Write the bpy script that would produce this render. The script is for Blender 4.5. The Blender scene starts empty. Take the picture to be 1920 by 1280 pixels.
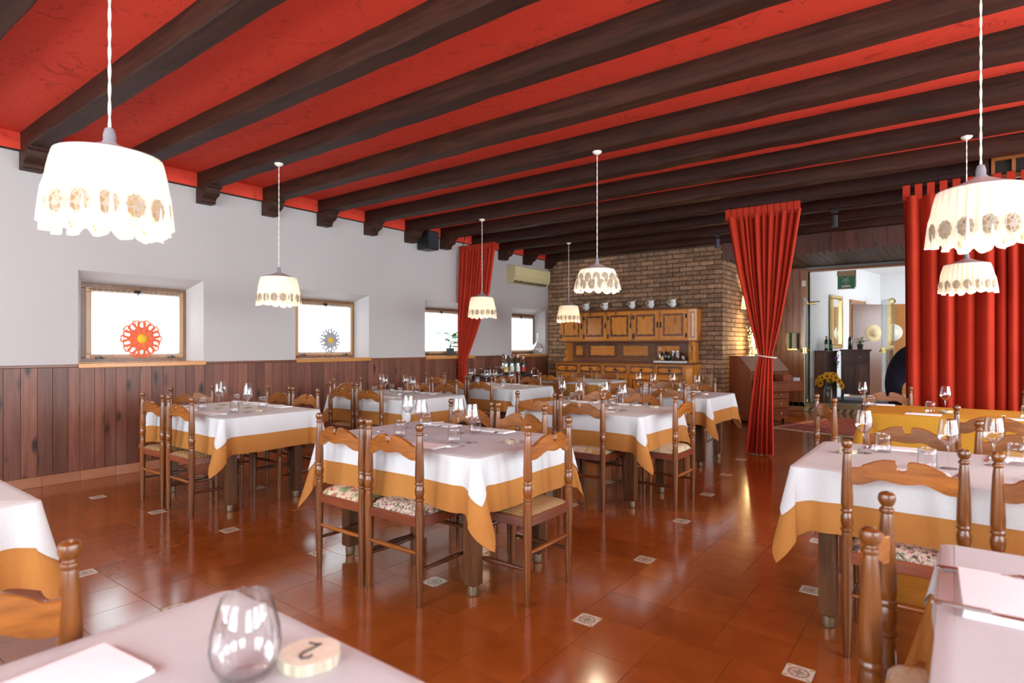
import bpy, bmesh, math, random
from math import sin, cos, pi, radians, sqrt, exp, atan2
from mathutils import Vector, Matrix
random.seed(7)
S = bpy.context.scene
COL = S.collection
# ------------------------------------------------------------------ camera
cd = bpy.data.cameras.new('camera'); cam = bpy.data.objects.new('camera', cd); COL.objects.link(cam)
cam.location = (0, 0, 1.31); cam.rotation_euler = (pi/2, 0, radians(37.0))
cd.sensor_width = 36.0; cd.lens = 1100/1920*36.0; cd.shift_y = -8/1920*-1
cd.clip_start = .05; cd.clip_end = 200
cd.dof.use_dof = True; cd.dof.focus_distance = 4.2; cd.dof.aperture_fstop = 2.6
S.camera = cam
# ------------------------------------------------------------------ daylight, exposure
w = bpy.data.worlds.new('world'); S.world = w; w.use_nodes = True
bg = w.node_tree.nodes['Background']; bg.inputs[0].default_value = (.86, .93, 1, 1); bg.inputs[1].default_value = 8.0
S.view_settings.view_transform = 'Standard'; S.view_settings.look = 'None'
S.view_settings.exposure = 0.0; S.view_settings.gamma = 1; S.view_settings.use_curve_mapping = False
S.cycles.use_denoising = True
S.cycles.max_bounces = 10; S.cycles.diffuse_bounces = 5; S.cycles.glossy_bounces = 4
S.cycles.transparent_max_bounces = 24; S.cycles.transmission_bounces = 6
S.cycles.caustics_reflective = False; S.cycles.caustics_refractive = False
S.cycles.sample_clamp_indirect = 6.0
def area(name, loc, rot, sx, sy, watts, col=(1, 1, 1)):
    l = bpy.data.lights.new(name, 'AREA'); l.shape = 'RECTANGLE'; l.size = sx; l.size_y = sy
    l.energy = watts; l.color = col
    o = bpy.data.objects.new(name, l); o.location = loc; o.rotation_euler = rot; COL.objects.link(o); return o
# daylight at the windows of the right-hand wall and of the wall behind the camera
RW = 3.6; BW = -2.6
RWIN = [(-1.9, -.1), (.6, 2.4), (3.1, 4.9), (5.5, 7.1), (8.0, 9.8)]  # last opening is added, to light the space behind the curtain
BWIN = [(-5.9, -4.1), (-3.4, -1.6), (-.9, .9)]  # unseen windows, put here as even fill for surfaces facing the camera
for a, b in RWIN: area('window_daylight', (RW+.12, (a+b)/2, 1.75), (0, pi/2-radians(9), 0), 1.9, b-a, 140, (.82, .95, 1))
for a, b in BWIN: area('window_daylight', ((a+b)/2, BW-.12, 1.75), (-pi/2+radians(9), 0, pi), b-a, 1.9, 120, (.80, .94, 1))
area('hall_fill_lamp', (1.55, 15.6, 1.9), (0, pi/2, 0), 1.0, 1.4, 30, (.95, .98, 1))  # added area lamp brightening the hall from an unseen side opening
# ------------------------------------------------------------------ helpers
class MB:
    def __init__(s): s.v = []; s.f = []; s.m = []
    def add(s, vs, fs, mi=0):
        n = len(s.v); s.v += [tuple(p) for p in vs]; s.f += [tuple(i+n for i in f) for f in fs]; s.m += [mi]*len(fs); return s
    def box(s, x0, x1, y0, y1, z0, z1, mi=0, c=0.0):
        if c <= 0:
            v = [(x0,y0,z0),(x1,y0,z0),(x1,y1,z0),(x0,y1,z0),(x0,y0,z1),(x1,y0,z1),(x1,y1,z1),(x0,y1,z1)]
            return s.add(v, [(3,2,1,0),(4,5,6,7),(0,1,5,4),(1,2,6,5),(2,3,7,6),(3,0,4,7)], mi)
        v = []
        for z, d in ((z0, c), (z0+c, 0), (z1-c, 0), (z1, c)):
            for (x, y) in ((x0+d,y0+d),(x1-d,y0+d),(x1-d,y1-d),(x0+d,y1-d)): v.append((x, y, z))
        f = [(3,2,1,0), (12,13,14,15)]
        for k in range(3):
            for i in range(4):
                j = (i+1) % 4; f.append((4*k+i, 4*k+j, 4*k+4+j, 4*k+4+i))
        return s.add(v, f, mi)
    def lathe(s, prof, n=16, o=(0, 0, 0), mi=0, cap=True, mod=None):
        v = []; f = []
        for i, (r, z) in enumerate(prof):
            for k in range(n):
                a = 2*pi*k/n; rr = r
                if mod: rr, zz = mod(r, z, a, i)
                else: zz = z
                v.append((o[0]+rr*cos(a), o[1]+rr*sin(a), o[2]+zz))
        for i in range(len(prof)-1):
            for k in range(n):
                j = (k+1) % n; f.append((i*n+k, i*n+j, (i+1)*n+j, (i+1)*n+k))
        if cap:
            f.append(tuple(range(n-1, -1, -1))); f.append(tuple((len(prof)-1)*n+k for k in range(n)))
        return s.add(v, f, mi)
    def tube(s, path, r, n=8, mi=0, cap=True):
        P = [Vector(p) for p in path]; v = []; f = []
        up = Vector((0, 0, 1))
        for i, p in enumerate(P):
            t = (P[min(i+1, len(P)-1)]-P[max(i-1, 0)]).normalized()
            ref = up if abs(t.dot(up)) < .95 else Vector((1, 0, 0))
            a = t.cross(ref).normalized(); b = t.cross(a).normalized()
            rr = r[i] if isinstance(r, (list, tuple)) else r
            for k in range(n):
                q = 2*pi*k/n; v.append(p+a*rr*cos(q)+b*rr*sin(q))
        for i in range(len(P)-1):
            for k in range(n):
                j = (k+1) % n; f.append((i*n+k, (i+1)*n+k, (i+1)*n+j, i*n+j))
        if cap: f.append(tuple(range(n))); f.append(tuple((len(P)-1)*n+k for k in range(n-1, -1, -1)))
        return s.add(v, f, mi)
    def prism(s, pts, d, M=None, mi=0):
        """outline in the x-z plane pushed along y by d"""
        n = len(pts); v = [(x, 0, z) for x, z in pts]+[(x, d, z) for x, z in pts]
        f = [tuple(range(n)), tuple(range(2*n-1, n-1, -1))]
        for i in range(n):
            j = (i+1) % n; f.append((j, i, n+i, n+j))
        if M is not None: v = [M @ Vector(p) for p in v]
        return s.add(v, f, mi)
    def sphere(s, c, r, n=12, m=8, mi=0, sc=(1, 1, 1)):
        v = [(c[0], c[1], c[2]-r*sc[2])]; f = []
        for i in range(1, m):
            a = pi*i/m
            for k in range(n):
                b = 2*pi*k/n; v.append((c[0]+r*sin(a)*cos(b)*sc[0], c[1]+r*sin(a)*sin(b)*sc[1], c[2]-r*cos(a)*sc[2]))
        v.append((c[0], c[1], c[2]+r*sc[2]))
        for k in range(n): f.append((0, 1+(k+1) % n, 1+k))
        for i in range(m-2):
            for k in range(n):
                j = (k+1) % n; f.append((1+i*n+k, 1+i*n+j, 1+(i+1)*n+j, 1+(i+1)*n+k))
        L = len(v)-1; b = 1+(m-2)*n
        for k in range(n): f.append((b+k, b+(k+1) % n, L))
        return s.add(v, f, mi)
    def xf(s, M):
        s.v = [tuple(M @ Vector(p)) for p in s.v]; return s
    def mesh(s, name, mats, smooth=35):
        me = bpy.data.meshes.new(name); me.from_pydata(s.v, [], s.f)
        for m in (mats if isinstance(mats, (list, tuple)) else [mats]): me.materials.append(m)
        if any(s.m): me.polygons.foreach_set('material_index', s.m)
        if smooth:
            me.polygons.foreach_set('use_smooth', [True]*len(s.f)); me.update()
            try: me.set_sharp_from_angle(angle=radians(smooth))
            except Exception: pass
        me.update(); return me
    def build(s, name, mats, parent=None, smooth=35, **k):
        return put(name, s.mesh(name, mats, smooth), parent, **k)
def put(name, me, parent=None, loc=None, rot=None, **props):
    o = bpy.data.objects.new(name, me); COL.objects.link(o)
    if parent is not None: o.parent = parent
    if loc is not None: o.location = loc
    if rot is not None: o.rotation_euler = rot if isinstance(rot, (tuple, list)) else (0, 0, rot)
    for k, v in props.items(): o[k] = v
    return o
def thing(name, label, cat, loc=(0, 0, 0), rot=0, group=None):
    p = dict(label=label, category=cat)
    if group: p['group'] = group
    return put(name, None, None, loc, rot, **p)
def tag(o, label, cat, group=None):
    o['label'] = label; o['category'] = cat
    if group: o['group'] = group
    return o
def struct(o): o['kind'] = 'structure'; return o
def kids(o): return [c for c in COL.objects if c.parent == o]
KID = {}
def dup(root, loc, rot, label, group=None):
    r = root.copy(); COL.objects.link(r); r.location = loc; r.rotation_euler = (0, 0, rot); r['label'] = label
    if group: r['group'] = group
    if root.name not in KID: KID[root.name] = [(c, kids(c)) for c in kids(root)]
    for c, g in KID[root.name]:
        d = c.copy(); COL.objects.link(d); d.parent = r
        for e in g:
            q = e.copy(); COL.objects.link(q); q.parent = d
    return r
# ------------------------------------------------------------------ materials
MATS = {}
def _new(name):
    m = bpy.data.materials.new(name); m.use_nodes = True; nt = m.node_tree
    b = nt.nodes['Principled BSDF']; return m, nt, b
def N(nt, t, **k):
    n = nt.nodes.new(t)
    for a, v in k.items():
        if a.startswith('i_'):
            key = a[2:]; key = int(key) if key.isdigit() else key.replace('_', ' ')
            n.inputs[key].default_value = v
        else: setattr(n, a, v)
    return n
def ramp(nt, src, stops):
    r = N(nt, 'ShaderNodeValToRGB'); e = r.color_ramp.elements
    e[0].position, e[0].color = stops[0][0], (*stops[0][1], 1)
    e[1].position, e[1].color = stops[-1][0], (*stops[-1][1], 1)
    for p, c in stops[1:-1]:
        x = e.new(p); x.color = (*c, 1)
    nt.links.new(src, r.inputs[0]); return r.outputs[0]
def coords(nt, scale=(1, 1, 1), rnd=True, kind='Object'):
    tc = N(nt, 'ShaderNodeTexCoord'); mp = N(nt, 'ShaderNodeMapping'); mp.inputs['Scale'].default_value = scale
    nt.links.new(tc.outputs[kind], mp.inputs[0])
    if rnd:
        oi = N(nt, 'ShaderNodeObjectInfo'); mu = N(nt, 'ShaderNodeMath', operation='MULTIPLY'); mu.inputs[1].default_value = 37.0
        nt.links.new(oi.outputs['Random'], mu.inputs[0]); nt.links.new(mu.outputs[0], mp.inputs['Location'])
    return mp.outputs[0]
def mixc(nt, f, a, b, mode='MIX'):
    m = N(nt, 'ShaderNodeMix', data_type='RGBA', blend_type=mode)
    for s, v in ((m.inputs[0], f), (m.inputs[6], a), (m.inputs[7], b)):
        if hasattr(v, 'is_linked') or hasattr(v, 'links'): nt.links.new(v, s)
        else: s.default_value = v if isinstance(v, float) else (*v, 1)
    return m.outputs[2]
def bump(nt, b, h, strength=.3, dist=.01):
    n = N(nt, 'ShaderNodeBump'); n.inputs['Strength'].default_value = strength; n.inputs['Distance'].default_value = dist
    nt.links.new(h, n.inputs['Height']); nt.links.new(n.outputs[0], b.inputs['Normal'])
def noise(nt, vec, scale, detail=4, rough=.55, dist=0):
    n = N(nt, 'ShaderNodeTexNoise'); n.inputs['Scale'].default_value = scale; n.inputs['Detail'].default_value = detail
    n.inputs['Roughness'].default_value = rough; n.inputs['Distortion'].default_value = dist
    nt.links.new(vec, n.inputs['Vector']); return n.outputs[0]
def flat(name, col, rough=.5, metal=0, coat=0, sheen=0, emit=None, spec=.5):
    m, nt, b = _new(name); b.inputs['Base Color'].default_value = (*col, 1); b.inputs['Roughness'].default_value = rough
    b.inputs['Metallic'].default_value = metal; b.inputs['Coat Weight'].default_value = coat; b.inputs['Coat Roughness'].default_value = .12
    b.inputs['Specular IOR Level'].default_value = spec
    if emit: b.inputs['Emission Color'].default_value = (*emit[0], 1); b.inputs['Emission Strength'].default_value = emit[1]
    return m
def wood(name, c1, c2, grain='z', rough=.4, coat=.0, scale=1.0, knots=0.0, vary=.25, kc=(.02, .008, .005), bmp=.08, spec=.5):
    m, nt, b = _new(name)
    st = {'x': (1.2, 14, 14), 'y': (14, 1.2, 14), 'z': (14, 14, 1.2)}[grain]
    v = coords(nt, tuple(q*scale for q in st))
    n1 = noise(nt, v, 2.2, 6, .6, .6)
    c = ramp(nt, n1, [(.28, c1), (.72, c2)])
    oi = N(nt, 'ShaderNodeObjectInfo')
    mr = N(nt, 'ShaderNodeMapRange'); mr.inputs['To Min'].default_value = 1-vary; mr.inputs['To Max'].default_value = 1+vary
    nt.links.new(oi.outputs['Random'], mr.inputs[0])
    hs = N(nt, 'ShaderNodeHueSaturation'); nt.links.new(c, hs.inputs['Color']); nt.links.new(mr.outputs[0], hs.inputs['Value'])
    c = hs.outputs[0]
    if knots:
        ks = {'x': (2.2, 7, 7), 'y': (7, 2.2, 7), 'z': (7, 7, 2.6)}[grain]
        kv = coords(nt, tuple(q*knots for q in ks))
        vo = N(nt, 'ShaderNodeTexVoronoi'); vo.inputs['Scale'].default_value = 1.0; nt.links.new(kv, vo.inputs['Vector'])
        dn = noise(nt, kv, 3, 3); ad = N(nt, 'ShaderNodeMath', operation='MULTIPLY_ADD'); ad.inputs[1].default_value = .25
        nt.links.new(dn, ad.inputs[0]); nt.links.new(vo.outputs['Distance'], ad.inputs[2])
        k = ramp(nt, ad.outputs[0], [(.20, (1, 1, 1)), (.36, (0, 0, 0))])
        c = mixc(nt, k, c, kc)
    nt.links.new(c, b.inputs['Base Color']); b.inputs['Roughness'].default_value = rough; b.inputs['Specular IOR Level'].default_value = spec
    b.inputs['Coat Weight'].default_value = coat; b.inputs['Coat Roughness'].default_value = .15
    if bmp: bump(nt, b, n1, bmp, .004)
    return m
def fabric(name, c1, c2, scale=60, rough=.9, trans=0.0, weave=.15, bsc=2.0):
    m, nt, b = _new(name); v = coords(nt, (1, 1, 1))
    n1 = noise(nt, v, bsc, 3); c = ramp(nt, n1, [(.3, c1), (.7, c2)])
    v2 = coords(nt, (scale*4, scale*4, scale*.8)); n2 = noise(nt, v2, 1.0, 2)
    c = mixc(nt, ramp(nt, n2, [(.3, (.0, .0, .0)), (.8, (1, 1, 1))]), mixc(nt, .12, c, (0, 0, 0)), c)
    nt.links.new(c, b.inputs['Base Color']); b.inputs['Roughness'].default_value = rough
    b.inputs['Specular IOR Level'].default_value = .15
    bump(nt, b, n2, weave, .002)
    if trans:
        t = N(nt, 'ShaderNodeBsdfTranslucent'); nt.links.new(c, t.inputs[0]); mx = N(nt, 'ShaderNodeMixShader'); mx.inputs[0].default_value = trans
        nt.links.new(b.outputs[0], mx.inputs[1]); nt.links.new(t.outputs[0], mx.inputs[2])
        nt.links.new(mx.outputs[0], nt.nodes['Material Output'].inputs[0])
    return m
def thin_glass(name, tint=(.97, .98, .98), edge=.35, rough=.02, boost=1.0):
    m, nt, b = _new(name); nt.nodes.remove(b)
    tr = N(nt, 'ShaderNodeBsdfTransparent'); tr.inputs[0].default_value = (*tint, 1)
    gl = N(nt, 'ShaderNodeBsdfGlossy'); gl.inputs['Roughness'].default_value = rough; gl.inputs['Color'].default_value = (1, 1, 1, 1)
    l2 = N(nt, 'ShaderNodeLayerWeight'); l2.inputs['Blend'].default_value = .5
    nt.links.new(ramp(nt, l2.outputs['Facing'], [(.55, tint), (.97, tuple(q*.62 for q in tint))]), tr.inputs[0])
    lw = N(nt, 'ShaderNodeLayerWeight'); lw.inputs['Blend'].default_value = .35
    mr = N(nt, 'ShaderNodeMapRange'); mr.inputs['To Min'].default_value = .05*boost; mr.inputs['To Max'].default_value = edge+.3
    nt.links.new(lw.outputs['Fresnel'], mr.inputs[0])
    mx = N(nt, 'ShaderNodeMixShader'); nt.links.new(mr.outputs[0], mx.inputs[0])
    nt.links.new(tr.outputs[0], mx.inputs[1]); nt.links.new(gl.outputs[0], mx.inputs[2])
    nt.links.new(mx.outputs[0], nt.nodes['Material Output'].inputs[0]); return m
# plaster, ceiling
def plaster(name, c, rough=.9, sc=9, strength=.25, dist=.006, gouge=False, c2=None):
    m, nt, b = _new(name); v = coords(nt, (1, 1, 1), rnd=False)
    n1 = noise(nt, v, sc, 6, .6)
    if gouge:
        v2 = coords(nt, (3, 3, 3), rnd=False); vs = noise(nt, v2, 1.6, 5, .75, 2.0)
        h = ramp(nt, vs, [(.36, (0, 0, 0)), (.43, (1, 1, 1)), (.62, (1, 1, 1)), (.70, (.3, .3, .3))])
        bump(nt, b, h, strength, dist)
        cc = ramp(nt, vs, [(.33, tuple(q*.72 for q in c)), (.42, c)]); nt.links.new(cc, b.inputs['Base Color'])
    else:
        bump(nt, b, n1, strength, dist)
        n2 = noise(nt, v, .8, 3)
        nt.links.new(ramp(nt, n2, [(.3, c2 or tuple(q*.95 for q in c)), (.7, c)]), b.inputs['Base Color'])
    b.inputs['Roughness'].default_value = rough; b.inputs['Specular IOR Level'].default_value = .2
    return m
M_white = plaster('white_plaster', (.545, .505, .495))
M_white2 = plaster('hall_plaster', (.82, .83, .84), sc=4, strength=.1)
M_red = plaster('red_stucco', (.72, .066, .036), rough=.75, gouge=True, strength=.55, dist=.012)
M_beam = wood('beam_wood', (.014, .0048, .0026), (.056, .018, .009), 'x', .6, 0, .9, 0, .25, spec=.25)
M_corbel = wood('corbel_wood', (.018, .006, .0035), (.065, .021, .010), 'x', .55, 0, 1.2, 0, .2, spec=.3)
M_wains = wood('wainscot_wood', (.125, .040, .023), (.23, .085, .052), 'z', .42, .1, .8, 1.0, .30, (.018, .007, .006))
M_rail = wood('wainscot_rail_wood', (.14, .045, .02), (.22, .075, .035), 'y', .35, .2)
M_sill = wood('sill_wood', (.50, .20, .045), (.62, .28, .075), 'y', .3, .3)
M_winf = wood('window_wood', (.12, .048, .018), (.24, .105, .042), 'z', .4, .2)
M_wins = wood('sash_wood', (.40, .20, .07), (.55, .30, .12), 'z', .35, .3)
M_chair = wood('chair_wood', (.095, .025, .003), (.215, .066, .010), 'z', .28, .2, 1.0, 0, .22)
M_slat = wood('chair_back_wood', (.145, .040, .005), (.32, .104, .016), 'x', .27, .3, 1.0, 0, .25)
M_dark = wood('dark_stretcher_wood', (.05, .014, .006), (.13, .038, .012), 'x', .3, .4)
M_leg = wood('table_leg_wood', (.055, .021, .008), (.15, .062, .023), 'z', .45, .1, spec=.3)
M_pine = wood('pine', (.55, .165, .012), (.70, .27, .028), 'z', .3, .4, .8, .9, .12, (.10, .028, .008))
M_pinex = wood('pine_rail', (.52, .150, .011), (.66, .25, .026), 'x', .3, .4, .8, .6, .1, (.10, .028, .008))
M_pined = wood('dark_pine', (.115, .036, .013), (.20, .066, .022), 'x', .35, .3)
M_valance = wood('valance_wood', (.07, .02, .012), (.15, .042, .024), 'z', .5, .1, 1, .5)
M_panel = wood('red_plank_wood', (.20, .065, .035), (.34, .125, .07), 'z', .4, .1, .8, .7, .2, (.06, .02, .012))
M_desk = wood('cherry_wood', (.13, .028, .010), (.24, .058, .020), 'x', .3, .4)
M_doorw = wood('door_wood', (.33, .125, .03), (.45, .19, .05), 'z', .35, .3)
M_orange = fabric('orange_linen', (.46, .185, .045), (.55, .235, .060), 70, .85, .12, .2)
M_glare = fabric('glare_yellow_linen', (.60, .29, .03), (.68, .345, .042), 70, .85, .1, .2)  # orange cloth with the yellow glare of the light put into its colour
M_linen = fabric('white_linen', (.66, .66, .67), (.73, .73, .74), 90, .85, .12, .18)
M_napkin = fabric('napkin_paper', (.88, .89, .92), (.92, .93, .95), 120, .8, 0, .1, 8)
M_curt = fabric('red_curtain_cloth', (.42, .030, .013), (.50, .038, .016), 80, .8, .10, .12)
M_sheer = None
M_chrome = flat('chrome', (.75, .75, .76), .12, 1)
M_steel = flat('cutlery_steel', (.62, .60, .58), .18, 1)
M_black = flat('black_plastic', (.012, .012, .014), .4)
M_iron = flat('wrought_iron', (.02, .018, .016), .45, .6)
M_brass = flat('brass', (.70, .50, .20), .25, 1)
M_beige = flat('beige_plastic', (.72, .62, .34), .45)
M_glass = thin_glass('drinking_glass', (.982, .985, .988), .06, .02, .40)
M_pane = thin_glass('window_glass', (.96, .98, .97), .2)
M_door_glass = thin_glass('door_glass', (.90, .94, .92), .35, .01, 1.6)
M_porc = flat('porcelain', (.82, .80, .76), .18, 0, .5)
M_sock = flat('lamp_socket_grey', (.22, .21, .23), .4)
M_foot = flat('worn_metal_foot', (.30, .24, .16), .4, .7)
M_cream = flat('cream_metal', (.80, .75, .66), .4)
M_cap = flat('lamp_cap_enamel', (.55, .48, .47), .4)
M_terr = wood('skirting_terracotta', (.36, .14, .070), (.46, .20, .11), 'y', .3, .2, .3, 0, .12)
M_leaf = flat('leaf_green', (.06, .24, .03), .45)
M_leafd = flat('dark_leaf', (.025, .06, .03), .6)
M_yel = flat('paper_yellow', (.85, .52, .02), .7)
M_whitepl = flat('white_plastic', (.8, .8, .78), .4)
M_green = flat('sign_green', (.0, .23, .10), .4)
M_navy = fabric('navy_jacket', (.012, .012, .022), (.02, .02, .034), 60, .9)
M_skin = flat('skin', (.55, .30, .21), .5)
M_hair = flat('dark_hair', (.03, .018, .012), .5)
def cushion(name, base, cols, sc):
    m, nt, b = _new(name); v = coords(nt, (1, 1, 1)); c = None
    prev = base
    for i, col in enumerate(cols):
        vv = coords(nt, (sc*(1+.23*i),)*3); n = noise(nt, vv, 1.0+.3*i, 3, .6, 1.2)
        k = ramp(nt, n, [(.55, (0, 0, 0)), (.585, (1, 1, 1))]); prev = mixc(nt, k, prev, col)
    nt.links.new(prev, b.inputs['Base Color']); b.inputs['Roughness'].default_value = .95
    bump(nt, b, noise(nt, v, 250, 2), .15, .002); return m
M_fl_cream = cushion('cream_floral_cloth', (.62, .52, .36), [(.16, .24, .10), (.40, .06, .04), (.55, .40, .28)], 14)
M_fl_dark = cushion('dark_floral_tapestry', (.52, .44, .34), [(.06, .07, .05), (.14, .17, .08), (.48, .22, .20), (.07, .03, .05)], 22)
M_fl_yel = cushion('yellow_floral_cloth', (.60, .50, .33), [(.60, .34, .06), (.45, .36, .22), (.62, .55, .42)], 10)
def rush_mat():
    m, nt, b = _new('woven_rush'); v = coords(nt, (1, 1, 1))
    wv = N(nt, 'ShaderNodeTexWave', wave_type='BANDS', bands_direction='DIAGONAL'); wv.inputs['Scale'].default_value = 26; wv.inputs['Distortion'].default_value = 3.5
    nt.links.new(v, wv.inputs['Vector']); n = noise(nt, v, 30, 4)
    c = ramp(nt, wv.outputs[1], [(.1, (.14, .07, .022)), (.8, (.50, .32, .14))]); c = mixc(nt, ramp(nt, n, [(.4, (0, 0, 0)), (.7, (1, 1, 1))]), c, (.34, .20, .08))
    nt.links.new(c, b.inputs['Base Color']); b.inputs['Roughness'].default_value = .7; bump(nt, b, wv.outputs[1], .6, .004); return m
M_rush = rush_mat()
def floor_mat():
    m, nt, b = _new('waxed_terracotta'); v = coords(nt, (1, 1, 1))
    n1 = noise(nt, v, 5, 5, .6); n2 = noise(nt, coords(nt, (1, 1, 1)), 40, 4, .6)
    oi = N(nt, 'ShaderNodeObjectInfo')
    c = ramp(nt, n1, [(.3, (.275, .070, .0115)), (.7, (.36, .099, .0175))])
    mr = N(nt, 'ShaderNodeMapRange'); mr.inputs['To Min'].default_value = .88; mr.inputs['To Max'].default_value = 1.1
    nt.links.new(oi.outputs['Random'], mr.inputs[0])
    hs = N(nt, 'ShaderNodeHueSaturation'); nt.links.new(c, hs.inputs['Color']); nt.links.new(mr.outputs[0], hs.inputs['Value'])
    nt.links.new(hs.outputs[0], b.inputs['Base Color'])
    rg = N(nt, 'ShaderNodeMapRange'); rg.inputs['To Min'].default_value = .11; rg.inputs['To Max'].default_value = .20
    nt.links.new(n2, rg.inputs[0]); nt.links.new(rg.outputs[0], b.inputs['Roughness'])
    b.inputs['Specular IOR Level'].default_value = .6
    b.inputs['Coat Weight'].default_value = .3; b.inputs['Coat Roughness'].default_value = .12
    bump(nt, b, n2, .012, .002); return m
M_tile = floor_mat()
M_grout = flat('tile_joint', (.20, .060, .020), .5)
def inset_mat():
    m, nt, b = _new('glazed_inset'); tc = N(nt, 'ShaderNodeTexCoord')
    sx = N(nt, 'ShaderNodeSeparateXYZ'); nt.links.new(tc.outputs['Object'], sx.inputs[0])
    def mth(op, a, bb=None, cv=None):
        n = N(nt, 'ShaderNodeMath', operation=op)
        for i, q in enumerate((a, bb)):
            if q is None: continue
            if isinstance(q, (int, float)): n.inputs[i].default_value = q
            else: nt.links.new(q, n.inputs[i])
        return n.outputs[0]
    x, y = sx.outputs[0], sx.outputs[1]
    r = mth('SQRT', mth('ADD', mth('MULTIPLY', x, x), mth('MULTIPLY', y, y)))
    ring = mth('LESS_THAN', mth('ABSOLUTE', mth('SUBTRACT', r, .036)), .0045)
    cross = mth('MULTIPLY', mth('LESS_THAN', mth('ABSOLUTE', mth('SUBTRACT', mth('ABSOLUTE', x), mth('ABSOLUTE', y))), .005), mth('LESS_THAN', r, .03))
    dots = mth('MULTIPLY', mth('GREATER_THAN', r, .05), mth('LESS_THAN', mth('ABSOLUTE', mth('SUBTRACT', mth('ABSOLUTE', x), mth('ABSOLUTE', y))), .006))
    pet = mth('MULTIPLY', mth('LESS_THAN', mth('MINIMUM', mth('ABSOLUTE', x), mth('ABSOLUTE', y)), .006), mth('LESS_THAN', r, .028))
    c = mixc(nt, ring, (.66, .61, .52), (.36, .27, .15)); c = mixc(nt, cross, c, (.42, .34, .18)); c = mixc(nt, dots, c, (.45, .34, .10)); c = mixc(nt, pet, c, (.33, .27, .24))
    nt.links.new(c, b.inputs['Base Color']); b.inputs['Roughness'].default_value = .2; b.inputs['Coat Weight'].default_value = .3; return m
M_inset = inset_mat()
def brick_mat(name, c1, c2):
    m, nt, b = _new(name); v = coords(nt, (1, 1, 1)); n1 = noise(nt, v, 16, 5, .65)
    oi = N(nt, 'ShaderNodeObjectInfo'); c = ramp(nt, n1, [(.3, c1), (.75, c2)])
    mr = N(nt, 'ShaderNodeMapRange'); mr.inputs['To Min'].default_value = .65; mr.inputs['To Max'].default_value = 1.3
    nt.links.new(oi.outputs['Random'], mr.inputs[0])
    hs = N(nt, 'ShaderNodeHueSaturation'); nt.links.new(c, hs.inputs['Color']); nt.links.new(mr.outputs[0], hs.inputs['Value'])
    nt.links.new(hs.outputs[0], b.inputs['Base Color']); b.inputs['Roughness'].default_value = .9; bump(nt, b, n1, .5, .006); return m
M_brick = brick_mat('brick_clay', (.21, .105, .055), (.44, .265, .160))
M_mortar = plaster('mortar', (.085, .050, .032), sc=40, strength=.4)
def lace_mat():
    m, nt, b = _new('lamp_lace'); v = coords(nt, (1, 1, 1), rnd=False)
    vo = N(nt, 'ShaderNodeTexVoronoi', feature='DISTANCE_TO_EDGE'); vo.inputs['Scale'].default_value = 55; nt.links.new(v, vo.inputs['Vector'])
    k = ramp(nt, vo.outputs[0], [(.06, (1, 1, 1)), (.22, (0, 0, 0))])
    b.inputs['Base Color'].default_value = (.45, .40, .34, 1); b.inputs['Roughness'].default_value = .9
    t = N(nt, 'ShaderNodeBsdfTranslucent'); t.inputs[0].default_value = (.45, .39, .32, 1)
    tp = N(nt, 'ShaderNodeBsdfTransparent'); tp.inputs[0].default_value = (.52, .48, .42, 1)
    a = N(nt, 'ShaderNodeMixShader'); a.inputs[0].default_value = .35; nt.links.new(b.outputs[0], a.inputs[1]); nt.links.new(t.outputs[0], a.inputs[2])
    q = N(nt, 'ShaderNodeMixShader'); nt.links.new(k, q.inputs[0]); nt.links.new(tp.outputs[0], q.inputs[1]); nt.links.new(a.outputs[0], q.inputs[2])
    nt.links.new(q.outputs[0], nt.nodes['Material Output'].inputs[0]); return m
M_lace = lace_mat()
def trans_mat(name, col, k, transp=0.0):
    m, nt, b = _new(name); b.inputs['Base Color'].default_value = (*col, 1); b.inputs['Roughness'].default_value = .95; b.inputs['Specular IOR Level'].default_value = .1
    t = N(nt, 'ShaderNodeBsdfTranslucent'); t.inputs[0].default_value = (*col, 1)
    a = N(nt, 'ShaderNodeMixShader'); a.inputs[0].default_value = k; nt.links.new(b.outputs[0], a.inputs[1]); nt.links.new(t.outputs[0], a.inputs[2])
    out = a.outputs[0]
    if transp:
        tp = N(nt, 'ShaderNodeBsdfTransparent'); q = N(nt, 'ShaderNodeMixShader'); q.inputs[0].default_value = transp
        nt.links.new(out, q.inputs[1]); nt.links.new(tp.outputs[0], q.inputs[2]); out = q.outputs[0]
    nt.links.new(out, nt.nodes['Material Output'].inputs[0]); return m
M_shade = trans_mat('lamp_shade_cotton', (.82, .72, .58), .11)
M_sheer = trans_mat('sheer_curtain_cloth', (.95, .95, .95), .85, .15)
M_bulb = flat('warm_bulb', (1, .9, .7), .3, emit=((1, .78, .48), 25))
M_petal = trans_mat('orange_paper', (.80, .17, .08), .10)
M_petalw = trans_mat('white_paper', (.40, .39, .41), .05)
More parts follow.
